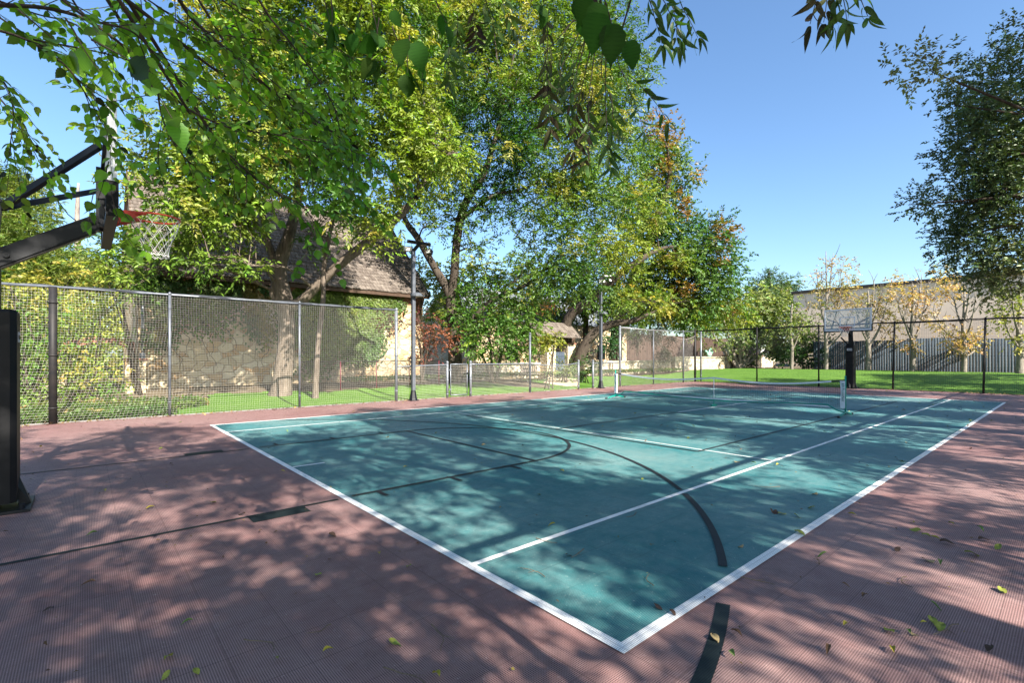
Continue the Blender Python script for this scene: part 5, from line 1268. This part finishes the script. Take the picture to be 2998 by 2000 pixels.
# foliage wall far behind the left hedge
shrub('tall yellow green thicket closing the view behind the left hedge', [(-30, 760, 75, 24), (50, 730, 70, 24), (120, 740, 65, 24), (190, 750, 60, 24), (260, 740, 55, 25), (290, 800, 45, 25), (230, 830, 50, 25), (150, 830, 60, 24), (60, 830, 70, 24), (300, 700, 35, 25), (0, 650, 50, 24)], [(.10, .18, .03), (.27, .30, .05), (.42, .34, .08)], 97, (120, 880), dens=.75, ll=.2, lw=.12, name='thicket', flen=.4, crad=.6, stems=9)
# ground cover at the left foot of the net (uncountable)
n_ = 16000
x_ = RNG.uniform(-4.0, 1.0, n_); y__ = FENCE_Y + .12 + RNG.random(n_) ** 1.5 * 3.2
k_ = x_ < (-.6 + (y__ - 13.2) * .5 + .3 * np.sin(y__ * 3)); x_ = x_[k_]; y__ = y__[k_]; n_ = len(x_)
C = np.stack([x_, y__, np.array([terr(a, b) for a, b in zip(x_, y__)]) + .02 + .16 * RNG.random(n_)], 1)
D = unit(RNG.normal(0, 1, (n_, 3)) + (0, 0, .1)); N = unit(RNG.normal(0, .5, (n_, 3)) + UP)
o = leaves_obj('ground_cover', C, D, N, .07, .055, T_OAK, shade_col(C, [(.05, .10, .02), (.10, .15, .03), (.3, .2, .07)], 1.2, 3), M_LEAF, None); tag(o, 'low ivy ground cover and dry leaves at the foot of the net on the left', 'ground cover', None, 'stuff')
n_ = 9000; x_ = RNG.uniform(6, 32, n_); y__ = RNG.uniform(17.6, 18.95, n_)
C = np.stack([x_, y__, .45 + .02 + .13 * RNG.random(n_)], 1); D = unit(RNG.normal(0, 1, (n_, 3))); N = unit(RNG.normal(0, .5, (n_, 3)) + UP)
o = leaves_obj('bed_plants', C, D, N, .10, .07, T_OAK, shade_col(C, [(.05, .10, .02), (.09, .14, .03), (.3, .18, .07)], 1.2, 5), M_LEAF, None); tag(o, 'low bed of mixed leaves along the foot of the stone walls', 'ground cover', None, 'stuff')

# ------------------------------------------------------------------ trees over and behind the camera
class Sprigs:
    def __init__(s): s.mb = MB(); s.C = []; s.D = []; s.N = []; s.L = []; s.W = []
    def branch(s, pts, r0, r1, tw_sp=.12, tw_len=.4, leaf=.07, wide=.62, start=0.0, droop=.35, sp=.055, upn=.7):
        pp, rr = spline(pts, list(np.linspace(r0, r1, len(pts))), 8); s.mb.tube(pp, rr, 6, False)
        acc = 0; tot = sum((pp[i + 1] - pp[i]).length for i in range(len(pp) - 1)); run = 0; side = 1
        for i in range(len(pp) - 1):
            seg = pp[i + 1] - pp[i]; l = seg.length; d = seg.normalized(); run += l; acc += l
            if run < start * tot: acc = 0; continue
            while acc > tw_sp:
                acc -= tw_sp; side = -side
                p = pp[i] + seg * random.random()
                sd_ = d.cross(Vector((0, 0, 1))); sd_.normalize()
                td = (d * random.uniform(.5, 1.1) + sd_ * side * random.uniform(.4, 1) + Vector((random.gauss(0, .25), random.gauss(0, .25), random.gauss(-.1, .3)))).normalized()
                s.twig(p, td, tw_len * random.uniform(.5, 1.3), leaf, wide, droop, sp, upn)
        s.twig(pp[-1], (pp[-1] - pp[-3]).normalized(), tw_len, leaf, wide, droop, sp, upn)
    def twig(s, p, d, L, leaf, wide, droop, sp, upn=.7):
        n = max(2, int(L / .05)); pts = [p]; q = p.copy(); dd = d.copy()
        for k in range(n):
            dd = (dd + Vector((random.gauss(0, .07), random.gauss(0, .07), -droop * .06 + random.gauss(0, .04)))).normalized(); q = q + dd * (L / n); pts.append(q.copy())
        s.mb.tube(pts, [.003 - .0018 * i / n for i in range(n + 1)], 4, False)
        k = 1; step = sp; acc = 0; side = 1
        for i in range(n):
            seg = pts[i + 1] - pts[i]; acc += seg.length
            while acc > step:
                acc -= step; side = -side; dd = seg.normalized()
                sd_ = dd.cross(Vector((0, 0, 1)));
                if sd_.length < .1: sd_ = Vector((1, 0, 0))
                sd_.normalize()
                ld = (dd * .55 + sd_ * side * .8 + Vector((random.gauss(0, .2), random.gauss(0, .2), -droop + random.gauss(0, .25)))).normalized()
                s.leaf(pts[i + 1], ld, leaf * random.uniform(.6, 1.2), wide, upn)
        s.leaf(pts[-1], (dd + Vector((0, 0, -droop))).normalized(), leaf * random.uniform(.8, 1.2), wide, upn)
    def leaf(s, p, d, l, wide, upn=.7):
        s.C.append(tuple(p + d * .008)); s.D.append(tuple(d)); s.N.append((random.gauss(0, .5), random.gauss(0, .5), upn + random.gauss(0, .35))); s.L.append(l); s.W.append(l * wide)
    def build(s, parent, base, tmpl, pal, mat, barkm, seed, name='leaves', jit=.2):
        s.mb.build('twigs', barkm, parent, True, base)
        C = np.array(s.C); col = shade_col(C, pal, 1.2, seed, jit)
        leaves_obj(name, C, np.array(s.D), unit(np.array(s.N)), np.array(s.L), np.array(s.W), tmpl, col, mat, parent, base)
        return len(C)
# elm whose branches hang into the top left
eb = Vector((-6.2, -.6, 0)); el = thing('elm_tree', 'elm with serrated bright green leaves overhanging the hoop from the top left', 'tree', eb); bs = tuple(eb)
E = Sprigs(); R3 = Vector((RX_, RY_, 0))
def DPs(l): return [Dp(*q) for q in l]
mains = [
    [(-60, 10, 2.6), (120, 20, 2.9), (240, 70, 3.1), (380, 200, 3.3), (470, 300, 3.4), (560, 400, 3.4)],
    [(240, -40, 2.6), (370, 60, 2.9), (480, 150, 3.1), (600, 230, 3.3), (700, 330, 3.4), (790, 420, 3.4)],
    [(380, -60, 2.8), (440, 40, 3), (540, 130, 3.2), (640, 220, 3.4), (760, 300, 3.5), (860, 380, 3.5)],
    [(-40, 60, 2.2), (60, 90, 2.4), (150, 150, 2.5), (200, 220, 2.6)],
    [(-60, 120, 3.2), (10, 190, 3.3), (30, 250, 3.3), (25, 320, 3.3)],
    [(-40, 180, 3.6), (20, 250, 3.7), (60, 310, 3.7), (80, 350, 3.7)],
    [(300, -40, 3.2), (380, 40, 3.4), (520, 80, 3.7), (700, 100, 3.9), (800, 130, 4)],
    [(450, -50, 3.2), (560, 20, 3.4), (700, 60, 3.7), (830, 150, 3.9)],
    [(100, -40, 2.2), (200, 40, 2.3), (300, 70, 2.4), (360, 130, 2.5)],
    [(360, 180, 3.2), (370, 260, 3.3), (400, 330, 3.3), (450, 390, 3.3)],
    [(430, 250, 3.0), (520, 290, 3.1), (640, 310, 3.1), (760, 330, 3.2)],
    [(0, 40, 3.8), (120, 120, 3.9), (190, 180, 3.9), (230, 260, 3.9), (250, 320, 3.9)],
    [(180, 20, 3.8), (300, 120, 3.9), (380, 160, 4), (420, 210, 4)],
    [(-60, -20, 3.4), (80, 30, 3.6), (180, 60, 3.8), (260, 150, 3.9)],
    [(550, 150, 4.0), (660, 240, 4.1), (740, 300, 4.1), (800, 390, 4.1)],
    [(620, 40, 3.3), (700, 140, 3.4), (760, 230, 3.5), (780, 300, 3.5)],
    [(500, 330, 3.4), (600, 420, 3.4), (690, 470, 3.4), (720, 510, 3.4)],
]
mains = [DPs(q) for q in mains]
for k, q in enumerate(mains):
    E.branch(q, .013 if k < 3 else .007, .003, .072, .42, .064, .66, 0.0, .32, .036)
for rep in range(1):
    for k in (0, 1, 7):
        if rep == 2 and k in (4, 5, 9, 16): continue
        o_ = (R3 * random.uniform(-.35, .35) + Vector((FX, FY, 0)) * random.uniform(-.2, .9) + Vector((0, 0, random.uniform(.05, .55))))
        q = [p + o_ * (.4 + .3 * i) * (.7 if k in (4, 5, 11) else 1) for i, p in enumerate(mains[k])]
        E.branch(q[:-1], .006, .002, .075, .38, .06, .66, 0.0, .32, .042)
# loose near sprigs by the board and very near leaves
for (x, y, Z, dx, dy, L) in ((250, 370, 3.0, -.3, -1, .3), (255, 440, 3.0, .4, -1, .4), (270, 470, 3.0, .7, -1, .35), (215, 440, 3.0, -.2, -1, .18), (720, 520, 3.2, .2, -1, .15), (300, 130, 1.5, .5, -.6, .22), (150, 40, 1.7, .4, -.6, .25), (210, 90, 1.3, .6, -.3, .1), (40, 20, 1.6, .6, -.4, .2)):
    d = (Vector((RX_, RY_, 0)) * dx + Vector((0, 0, dy))).normalized(); E.twig(Dp(x, y, Z), d, L, .078, .7, .3, .055)
# big limbs joining them to the trunk (behind and left of the camera)
m = MB()
m.tube(*spline([eb + Vector((0, 0, -.1)), eb + Vector((.1, .1, 1.5)), eb + Vector((.2, 0, 3)), eb + Vector((.5, .2, 4.6)), eb + Vector((1, .3, 6.5)), eb + Vector((1.2, .2, 8.5))], [.30, .26, .24, .18, .12, .05], 5), 12, True, 0, .1)
hub = Vector((-4.2, .2, 4.9)); m.tube(*spline([eb + Vector((.3, .1, 3.9)), eb + Vector((1.0, .4, 4.6)), hub], [.13, .10, .08], 5), 8)
for q in mains[:3]: m.tube(*spline([hub, hub.lerp(q[0], .5) + Vector((0, 0, .35)), q[0]], [.05, .03, .014], 5), 7, False)
for q in mains[3:]: m.tube(*spline([hub, hub.lerp(q[0], .6) + Vector((0, 0, .3)), q[0]], [.025, .015, .008], 5), 6, False)
m.build('trunk', M_BARKD, el, True, bs)
E.build(el, bs, T_OV, [(.075, .18, .018), (.15, .29, .03), (.28, .37, .05)], M_LEAFNR, M_BARKD, 101, jit=.35)
C, D, N, L, Wd, col, _ = crown([((-5.5, -.5, 6.5), 1.9), ((-4.6, -2.5, 6.8), 1.8), ((-6.5, 1.5, 6.5), 1.8), ((-3.5, -4.2, 7.2), 1.8), ((-7.5, -1.5, 7), 2), ((-5, -3.5, 8.6), 1.8), ((-6, 0, 8.8), 1.8), ((-5.2, 3.2, 6.2), 1.3), ((-3.0, -5.5, 5.6), 1.5)], dens=.9, ll=.10, lw=.06, nl=7, flen=.35, crad=.45, pal=[(.06, .15, .02), (.11, .22, .025), (.2, .28, .03)], seed=102)
leaves_obj('crown', C, D, N, L, Wd, T_OAK, col, M_LEAFSH, el, bs)
# pecan hanging over the top centre
pb = Vector((1.2, -6.8, 0)); pt = thing('pecan_tree', 'pecan behind the viewer whose drooping half withered leaves hang in at the top centre', 'tree', pb); bs = tuple(pb)
Q = Sprigs(); QD = Sprigs()
def frond(S_, p, d, L, leaf, n):
    pts = [p]; q = p.copy(); dd = Vector(d).normalized()
    for k in range(n):
        dd = (dd + Vector((random.gauss(0, .06), random.gauss(0, .06), -.10))).normalized(); q = q + dd * L / n; pts.append(q.copy())
    S_.mb.tube(pts, [.0028 - .0014 * i / n for i in range(n + 1)], 5, False)
    for i in range(1, n + 1):
        dd = (pts[i] - pts[i - 1]).normalized(); sd_ = dd.cross(Vector((FX, FY, .1))); sd_.normalize()
        for sg_ in (-1, 1):
            if random.random() < .12: continue
            ld = (dd * .8 + sd_ * sg_ * .75 + Vector((random.gauss(0, .2), random.gauss(0, .2), -.35))).normalized()
            S_.leaf(pts[i], ld, leaf * random.uniform(.7, 1.15), .26, .1)
    S_.leaf(pts[-1], dd, leaf, .26, .1)
R3 = Vector((RX_, RY_, 0))
fr_list = [(1260, 20, 3, -.1, .5), (1300, 60, 3, -.2, .5), (1250, 120, 2.8, .1, .45), (1340, 180, 3, -.3, .5), (1310, 210, 3, .1, .5), (1380, 170, 3, .4, .45), (1420, 150, 2.9, .7, .5), (1350, 230, 2.8, .0, .45), (1390, 240, 2.9, .15, .4), (1290, 150, 2.9, -.2, .4), (1440, 170, 3, 1.1, .42), (1330, 120, 3, -.5, .4), (1360, 200, 2.9, -.1, .5), (1400, 210, 3.1, .3, .45),
           (1480, -20, 3, .6, .35), (1530, -20, 2.9, .5, .35), (1500, -30, 2.9, 1.0, .35), (1050, 30, 3, -.1, .35), (1030, 90, 3, .1, .3), (1085, 10, 3, .1, .3), (1110, -10, 3, .5, .3), (1140, -20, 3, .6, .3), (1560, 0, 3.1, .3, .3)]
for (x, y, Z, dx, L) in fr_list:
    frond(Q if random.random() < .55 else QD, Dp(x, y, Z + random.uniform(-.3, .3)), R3 * dx + Vector((0, 0, -1)), L * .85, .105, 6)
for (x, y, Z, dx) in ((1890, -60, 2.2, -.35), (1915, -60, 2.2, 0), (1930, -65, 2.2, .25), (1950, -60, 2.3, .5), (1905, -55, 2.3, -.1)):
    frond(QD if dx < 0 else Q, Dp(x, y, Z), R3 * dx + Vector((0, 0, -1)), .22, .10, 4)
# elm like leaves belonging to this canopy edge
E2 = Sprigs()
for (x, y, Z, dx, L) in ((850, -10, 1.9, .2, .15), (870, 40, 1.9, -.1, .15), (900, 60, 1.9, .3, .15), (940, 80, 1.9, .0, .15), (960, 110, 1.9, .2, .12), (830, 10, 2, -.4, .12), (1000, 0, 1.9, .5, .1), (740, -20, 2, .3, .15), (760, 0, 1.9, 0, .1), (1330, -40, 1.5, .1, .10), (1250, -30, 1.7, 0, .06)):
    E2.twig(Dp(x, y, Z), (R3 * dx + Vector((0, 0, -1))).normalized(), L, .085, .68, .5, .05, .0)
for (x, y, Z, l, dx) in ((1375, 20, 1.15, .092, -.15), (1405, 45, 1.15, .088, .05), (1385, 0, 1.2, .075, -.5), (1440, 85, 1.3, .075, .25), (1350, -15, 1.25, .07, -.3), (1330, -10, 1.3, .07, .1), (925, 85, 1.7, .10, -.1), (950, 90, 1.7, .10, .3), (895, 20, 1.8, .06, .7)):
    E2.leaf(Dp(x, y, Z), (R3 * dx + Vector((0, 0, -1)) + Vector((FX, FY, 0)) * random.uniform(-.3, .3)).normalized(), l, .74, .0); E2.N[-1] = (-FX + random.gauss(0, .2), -FY + random.gauss(0, .2), .3)
m = MB()
m.tube(*spline([pb + Vector((0, 0, -.1)), pb + Vector((.05, .1, 2)), pb + Vector((-.1, .3, 4)), pb + Vector((.1, 1, 6.2)), pb + Vector((.2, 1.6, 8.5)), pb + Vector((.3, 1.5, 11))], [.34, .28, .25, .2, .14, .06], 5), 12, True, 0, .1)
hub = Vector((.2, -1.2, 5.4)); m.tube(*spline([pb + Vector((0, .6, 5)), pb + Vector((-.4, 3, 5.6)), hub], [.13, .1, .06], 5), 8)
for tgt in (Dp(1350, -60, 3), Dp(1400, 160, 3), Dp(1500, -50, 3), Dp(1050, -40, 3), Dp(900, -60, 1.9), Dp(1380, -60, 1.1), Dp(1910, -90, 2.2), Dp(1110, -40, 3)):
    m.tube(*spline([hub, hub.lerp(tgt, .5) + Vector((0, 0, .4)), tgt], [.03, .012, .004], 6), 6, False)
for (x, y, Z) in ((1300, 60, 3), (1250, 120, 2.8), (1340, 180, 3), (1310, 210, 3), (1380, 170, 3), (1420, 150, 2.9), (1350, 230, 2.8), (1390, 240, 2.9), (1290, 150, 2.9), (1330, 120, 3)):
    m.tube(*spline([Dp(1370, -60, 3), Dp((1370 + x) / 2 + 8, y * .35, 3), Dp(x, y, Z)], [.006, .004, .0025], 6), 5, False)
m.build('trunk', M_BARKD, pt, True, bs)
Q.build(pt, bs, T_LANCE, [(.045, .10, .02), (.08, .14, .03), (.14, .15, .03)], M_LEAF, M_BARKD, 103)
QD.build(pt, bs, T_LANCE, [(.045, .035, .02), (.06, .06, .025), (.07, .085, .025)], M_DRY, M_BARKD, 104, 'withered_leaves')
E2.build(pt, bs, T_OV, [(.022, .075, .008), (.035, .10, .012), (.09, .13, .02)], M_LEAFBIG, M_BARKD, 105, 'broad_leaves')
SH = {'pecan': [], 'oak': [], 'a': [], 'b': [], 'c': []}
rs = random.Random(5)
def x0g(x, y): return y < 3 or x > 12 or x < 1
for gx in np.arange(-4.6, 27, 2.25):
    for gy in np.arange(-1.6, 10.0, 1.93):
        if rs.random() < (.15 if x0g(gx, gy) else .28): continue
        x = gx + rs.uniform(-.8, .8) + .35; y = gy + rs.uniform(-.8, .8)
        zlo = max(4.2, (y + 3.6) / 1.376); z = zlo + rs.random() * 2.6
        c = (x, y - 1.376 * z, z); r_ = rs.uniform(1.0, 1.55)
        k = 'pecan' if x < 5.6 else 'oak' if x < 13.2 else 'a' if x < 20.5 else 'b'
        SH[k].append((c, r_, .8, rs.uniform(1.1, 2.2)))
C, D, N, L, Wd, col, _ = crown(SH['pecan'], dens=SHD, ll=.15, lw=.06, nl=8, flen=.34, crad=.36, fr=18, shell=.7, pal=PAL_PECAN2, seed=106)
leaves_obj('crown', C, D, N, L, Wd, T_KITE, col, M_LEAFSH, pt, bs)
# live oak entering from the right
ob = Vector((11.2, -4.6, 0)); OS = np.array([0.])
oakl = DB([(2290, 190, 85, 8.5), (2215, 175, 45, 7.5, .7, .7), (2140, 165, 26, 6.5, .5, .55), (2085, 150, 18, 6.3, .5, .5), (2300, 320, 95, 8.5), (2235, 290, 50, 8, .8, .9), (2240, 420, 75, 8.5), (2180, 340, 30, 8, .7, .6), (2290, 500, 95, 8.8), (2215, 540, 60, 8.8), (2180, 470, 40, 8.5, .7, .7), (2120, 455, 24, 8.5, .5, .5), (2085, 470, 12, 8.5, .5, .5),
           (2320, 620, 75, 9), (2250, 640, 50, 9), (2350, 400, 100, 8.5), (2345, 60, 45, 7.5, .8, .8), (2190, 610, 30, 9, .6, .6), (2160, 550, 24, 9, .6, .6), (2350, 250, 80, 8), (2260, 240, 60, 8), (2300, 430, 70, 8.2), (2250, 350, 55, 8), (2290, 570, 60, 8.6), (2190, 240, 30, 7.6, .6, .6)])
extra = [((8.5, -4.5, 7), 2.0), ((12, -3.5, 8), 2.1), ((14, -4.5, 7), 2.0), ((11, -6, 9), 2.2), ((9.5, -3, 9), 1.8), ((13.5, -7, 8), 2.2), ((8, -7, 8), 2), ((11, -3.2, 5.2), 1.5), ((14.5, -2.6, 5.0), 1.3)]
lb = []
for b in oakl[::2]:
    c = Vector(b[0]); lb.append(([ob + Vector((0, .3, 3.0)), Vector((10.6 + random.uniform(-.6, .6), -2.4 + random.uniform(-.3, .3), c.z * .6 + 1.6)), c], [.08, .04, .006]))
tree('live_oak_tree', 'dark live oak with small leathery leaves leaning in from the right edge', ob,
     [([ob + Vector((0, 0, -.1)), ob + Vector((.1, .2, 2)), ob + Vector((0, .3, 4)), ob + Vector((.3, .2, 6)), ob + Vector((.2, 0, 8.5))], [.42, .34, .28, .2, .08])] + lb,
     oakl, M_BARKD, leafm=M_LEAFDK, twigs=True, tr=.010, dens=11.5, ll=.062, lw=.03, nl=8, flen=.12, fr=12, crad=.22, droop=-.15, pal=PAL_DK, seed=110, jit=.3)
oaktree = [o for o in bpy.data.objects if o.name.startswith('live_oak_tree')][0]
C, D, N, L, Wd, col, _ = crown(SH['oak'], dens=SHD, ll=.13, lw=.06, nl=8, flen=.3, crad=.34, fr=18, shell=.7, pal=PAL_DK, seed=111)
leaves_obj('rear_crown', C, D, N, L, Wd, T_KITE, col, M_LEAFSH, oaktree, tuple(ob))
# row of shade trees along the right side of the court, out of view
def shade_tree(label, x, y, hgt, seed, lobes, dens=1.0):
    b = Vector((x, y, .1))
    tree('shade_tree', label, b, [([b, b + Vector((.1, .2, hgt * .3)), b + Vector((-.1, .4, hgt * .6)), b + Vector((0, .5, hgt))], [.3, .25, .18, .05])] ,
         lobes, M_BARKD, 'shade trees along the right side of the court', leafm=M_LEAFSH, dens=SHD * dens, ll=.16, lw=.065, nl=8, flen=.36, crad=.38, fr=18, shell=.7, pal=PAL_PECAN2, seed=seed, tr=.06)
shade_tree('shade tree outside the right hand fence, level with the pickleball net', 17, -8, 10, 121, SH['a'])
shade_tree('shade tree outside the right hand fence, level with the far end of the court', 23.8, -8, 9, 122, SH['b'])
shade_tree('shade tree beside the end of the lawn on the right', 31, -6.5, 9, 123, [((31 + a_, -6.5 + b_, z), r) for a_, b_, z, r in ((0, 1, 6.5, 2), (-2.4, 1.5, 6, 1.9), (2.5, 1, 6.2, 2), (0, 0, 8.3, 2), (4.5, 0, 6, 1.8))])
# ------------------------------------------------------------------ fallen leaves
def fallen_mesh(kind, k):
    n = 9; V = []; F = []
    if kind == 'curled':
        for i in range(n):
            s_ = i / (n - 1); w_ = .5 * math.sin(math.pi * s_ ** .8) * .34 + .004; z = .03 + .26 * math.sin(s_ * 2.6 + k * .4) * (.5 + .2 * k % 1)
            V += [(s_ - .5, -w_, z + w_ * .8), (s_ - .5, 0, z), (s_ - .5, w_, z + w_ * .9)]
    else:
        for i in range(n):
            s_ = i / (n - 1); w_ = .5 * math.sin(math.pi * s_ ** .8) * .6 + .004; z = .02 + .08 * math.sin(s_ * 5 + k)
            V += [(s_ - .5, -w_, z + .10 * math.sin(3 * s_ + k)), (s_ - .5, 0, z), (s_ - .5, w_, z + .12 * math.cos(2 * s_ + k) + .05)]
    for i in range(n - 1):
        for j in (0, 1): F.append((i * 3 + j, i * 3 + j + 1, (i + 1) * 3 + j + 1, (i + 1) * 3 + j))
    me = bpy.data.meshes.new('fallen_leaf'); me.from_pydata(V, [], F); me.update(); return me
kinds = [('yellow', (.42, .34, .04), 'curled'), ('brown', (.17, .09, .045), 'curled'), ('green', (.14, .22, .05), 'curled'), ('tan', (.36, .27, .13), 'flat'), ('dark brown', (.08, .045, .03), 'flat'), ('yellow green', (.28, .30, .05), 'flat')]
meshes = []
for k, (nm, c, sh) in enumerate(kinds):
    mt = noisy('fallen leaf ' + nm, c, tuple(q * .6 for q in c), 6, .7)
    for v in range(2):
        me = fallen_mesh(sh, k + v * 2.3); me.materials.append(mt); meshes.append((nm, me))
fixed = [(763, 1233), (597, 1224), (938, 1303), (1510, 1398), (1885, 1280), (2085, 1458), (2140, 1430), (2040, 1452), (2260, 1243), (2158, 1298), (1700, 1258), (2150, 1400), (1955, 1185), (1835, 1227), (555, 1183), (210, 1232), (730, 1323), (870, 1277), (428, 1438), (380, 1558), (110, 1405), (200, 1347), (1985, 1375), (2100, 1220), (1860, 1168), (1690, 1062), (1785, 1070), (930, 1075), (1290, 1085), (345, 1170), (1305, 1278), (1000, 1560), (1680, 1510), (1690, 1463), (2270, 1495), (2050, 1500), (2120, 1436), (2100, 1462), (2160, 1445), (1940, 1440), (2175, 1250), (2230, 1275), (2145, 1240), (2125, 1232), (1640, 1470), (450, 1548), (905, 1480), (240, 1130), (2250, 1220), (2060, 1265), (1900, 1500), (2300, 1360), (2290, 1260), (1770, 1178), (1780, 1180), (1795, 1182)]
feats = [('nearest white corner', 0, 0), ('left white corner', 0, 10.6), ('net right end', 12, 2), ('net left end', 12, 9.2), ('far hoop', 24, 5.3), ('near hoop padding', -2.4, 5.3),
 ('black free throw arc', 4.2, 5.3), ('black three point arc', 3.2, 1.6), ('small gate', 8, 12.6), ('thick black post', -2, 12.6), ('dark key line block', -.7, 3.3), ('far white corner', 20, .2), ('black corner post', 24, 12.5), ('net middle', 12, 5.6), ('viewer', -1.2, -.3), ('inner white side line', 9, .2), ('second lamp pole', 15, 12.4), ('right side fence', 14, -2)]
def near(x, y):
    f = min(feats, key=lambda q: (q[1] - x) ** 2 + (q[2] - y) ** 2); dx, dy = x - f[1], y - f[2]
    r_ = dx * RX_ + dy * RY_; d_ = dx * FX + dy * FY; m_ = math.hypot(dx, dy)
    if f[0] == 'viewer': return ('right' if r_ > .6 else 'left') + ' of the viewer' + (', close by' if m_ < 1.6 else '')
    rel = ('right of' if r_ > 0 else 'left of') if abs(r_) > abs(d_) else ('beyond' if d_ > 0 else 'before')
    return ('just ' if m_ < .9 else 'well ' if m_ > 2 else '') + rel + ' the ' + f[0]
pos = []
for (x, y) in fixed:
    p = G(x * 1.27574, y * 1.27574); pos.append((p.x, p.y, 1.25))
while len(pos) < 285:
    x = random.uniform(-3.5, 24.5); y = random.uniform(-1.3, 12.9)
    dd = math.hypot(x - CX, y - CY)
    if dd < 1.6: continue
    if random.random() < (.9 if (x > 5 or y < 1) else .45): pos.append((x, y, 1.0))
for i, (x, y, sc) in enumerate(pos):
    nm, me = random.choice(meshes)
    surf = 'teal court' if (0 < x < 20.2 and 0 < y < 10.67) else 'pink border'
    o = bpy.data.objects.new('fallen_leaf', me); COL.objects.link(o)
    z = .013; o.location = (x, y, z); o.rotation_euler = (random.gauss(0, .12), random.gauss(0, .12), random.random() * 6.28)
    s_ = random.uniform(.040, .075) * sc * (.85 if math.hypot(x - CX, y - CY) < 4 else 1.1); o.scale = (s_, s_, s_)
    ft = near(x, y)
    tag(o, f'{nm} leaf on the {surf} {ft}', 'leaf', 'fallen leaves on the court')
n_ = 1500; x_ = RNG.uniform(-4, 24.8, n_); y__ = RNG.uniform(-2.4, 13, n_)
C = np.stack([x_, y__, np.full(n_, .016)], 1); a_ = RNG.random(n_) * 6.28; D = np.stack([np.cos(a_), np.sin(a_), RNG.normal(0, .1, n_)], 1); N = unit(RNG.normal(0, .35, (n_, 3)) + UP)
o = leaves_obj('leaf_litter', C, D, N, RNG.uniform(.012, .045, n_), RNG.uniform(.006, .02, n_), T_KITE, shade_col(C, [(.10, .06, .03), (.20, .14, .05), (.30, .26, .06)], 1, 6), M_DRY, None); n2 = 1600; u_ = RNG.random(n2); xx_ = RNG.uniform(-4, 24.8, n2); yy_ = 13.2 - np.abs(RNG.normal(0, .13, n2)); f_ = u_ < .3; xx_[f_] = 24.9 - np.abs(RNG.normal(0, .15, f_.sum())); yy_[f_] = RNG.uniform(-2.4, 13, f_.sum())
C2 = np.stack([xx_, yy_, np.full(n2, .014) + .02 * RNG.random(n2)], 1); D2 = unit(np.stack([RNG.normal(0, 1, n2), RNG.normal(0, 1, n2), RNG.normal(0, .3, n2)], 1)); N2 = unit(RNG.normal(0, .5, (n2, 3)) + UP)
o2 = leaves_obj('leaf_drift', C2, D2, N2, RNG.uniform(.03, .08, n2), RNG.uniform(.02, .04, n2), T_OAK, shade_col(C2, [(.09, .055, .03), (.22, .15, .06), (.30, .24, .07)], 1, 7), M_DRY, None); tag(o2, 'drift of dry brown leaves gathered along the foot of the fences', 'leaf drift', None, 'stuff')
tag(o, 'tiny bits of dry leaf litter scattered over the court', 'litter', None, 'stuff')
# twigs on the ground
M_TW = noisy('dry twig', (.10, .07, .045), (.18, .13, .08), 10)
for i, (x, y, L) in enumerate([(990, 1440, .28), (1340, 1265, .2), (1250, 1330, .22), (880, 1540, .3), (1790, 1120, .3), (1500, 1350, .18), (2080, 1330, .2), (1700, 1330, .2), (760, 1440, .15), (1230, 1240, .2), (2200, 1440, .25), (560, 1475, .25), (1460, 1180, .2), (1880, 1300, .14)]):
    p = G(x * 1.27574, y * 1.27574); a = random.random() * 6.28; m = MB(); pts = [Vector((0, 0, .008))]; 
    for k in range(6): a += random.gauss(0, .35); pts.append(pts[-1] + Vector((math.cos(a), math.sin(a), random.uniform(-.02, .03))) * L / 6)
    pts = [Vector((q.x, q.y, max(.006, q.z))) for q in pts]
    m.tube(pts, [.0035 - .0003 * k for k in range(7)], 5); q = pts[3]; m.tube([q, q + Vector((math.cos(a + 1), math.sin(a + 1), .1)) * L * .25], [.002, .001], 4)
    o = m.build('twig', M_TW); o.location = (p.x, p.y, .008); tag(o, ('long' if L > .24 else 'short' if L < .19 else 'crooked') + ' thin dry twig ' + near(p.x, p.y), 'twig', 'twigs on the court')
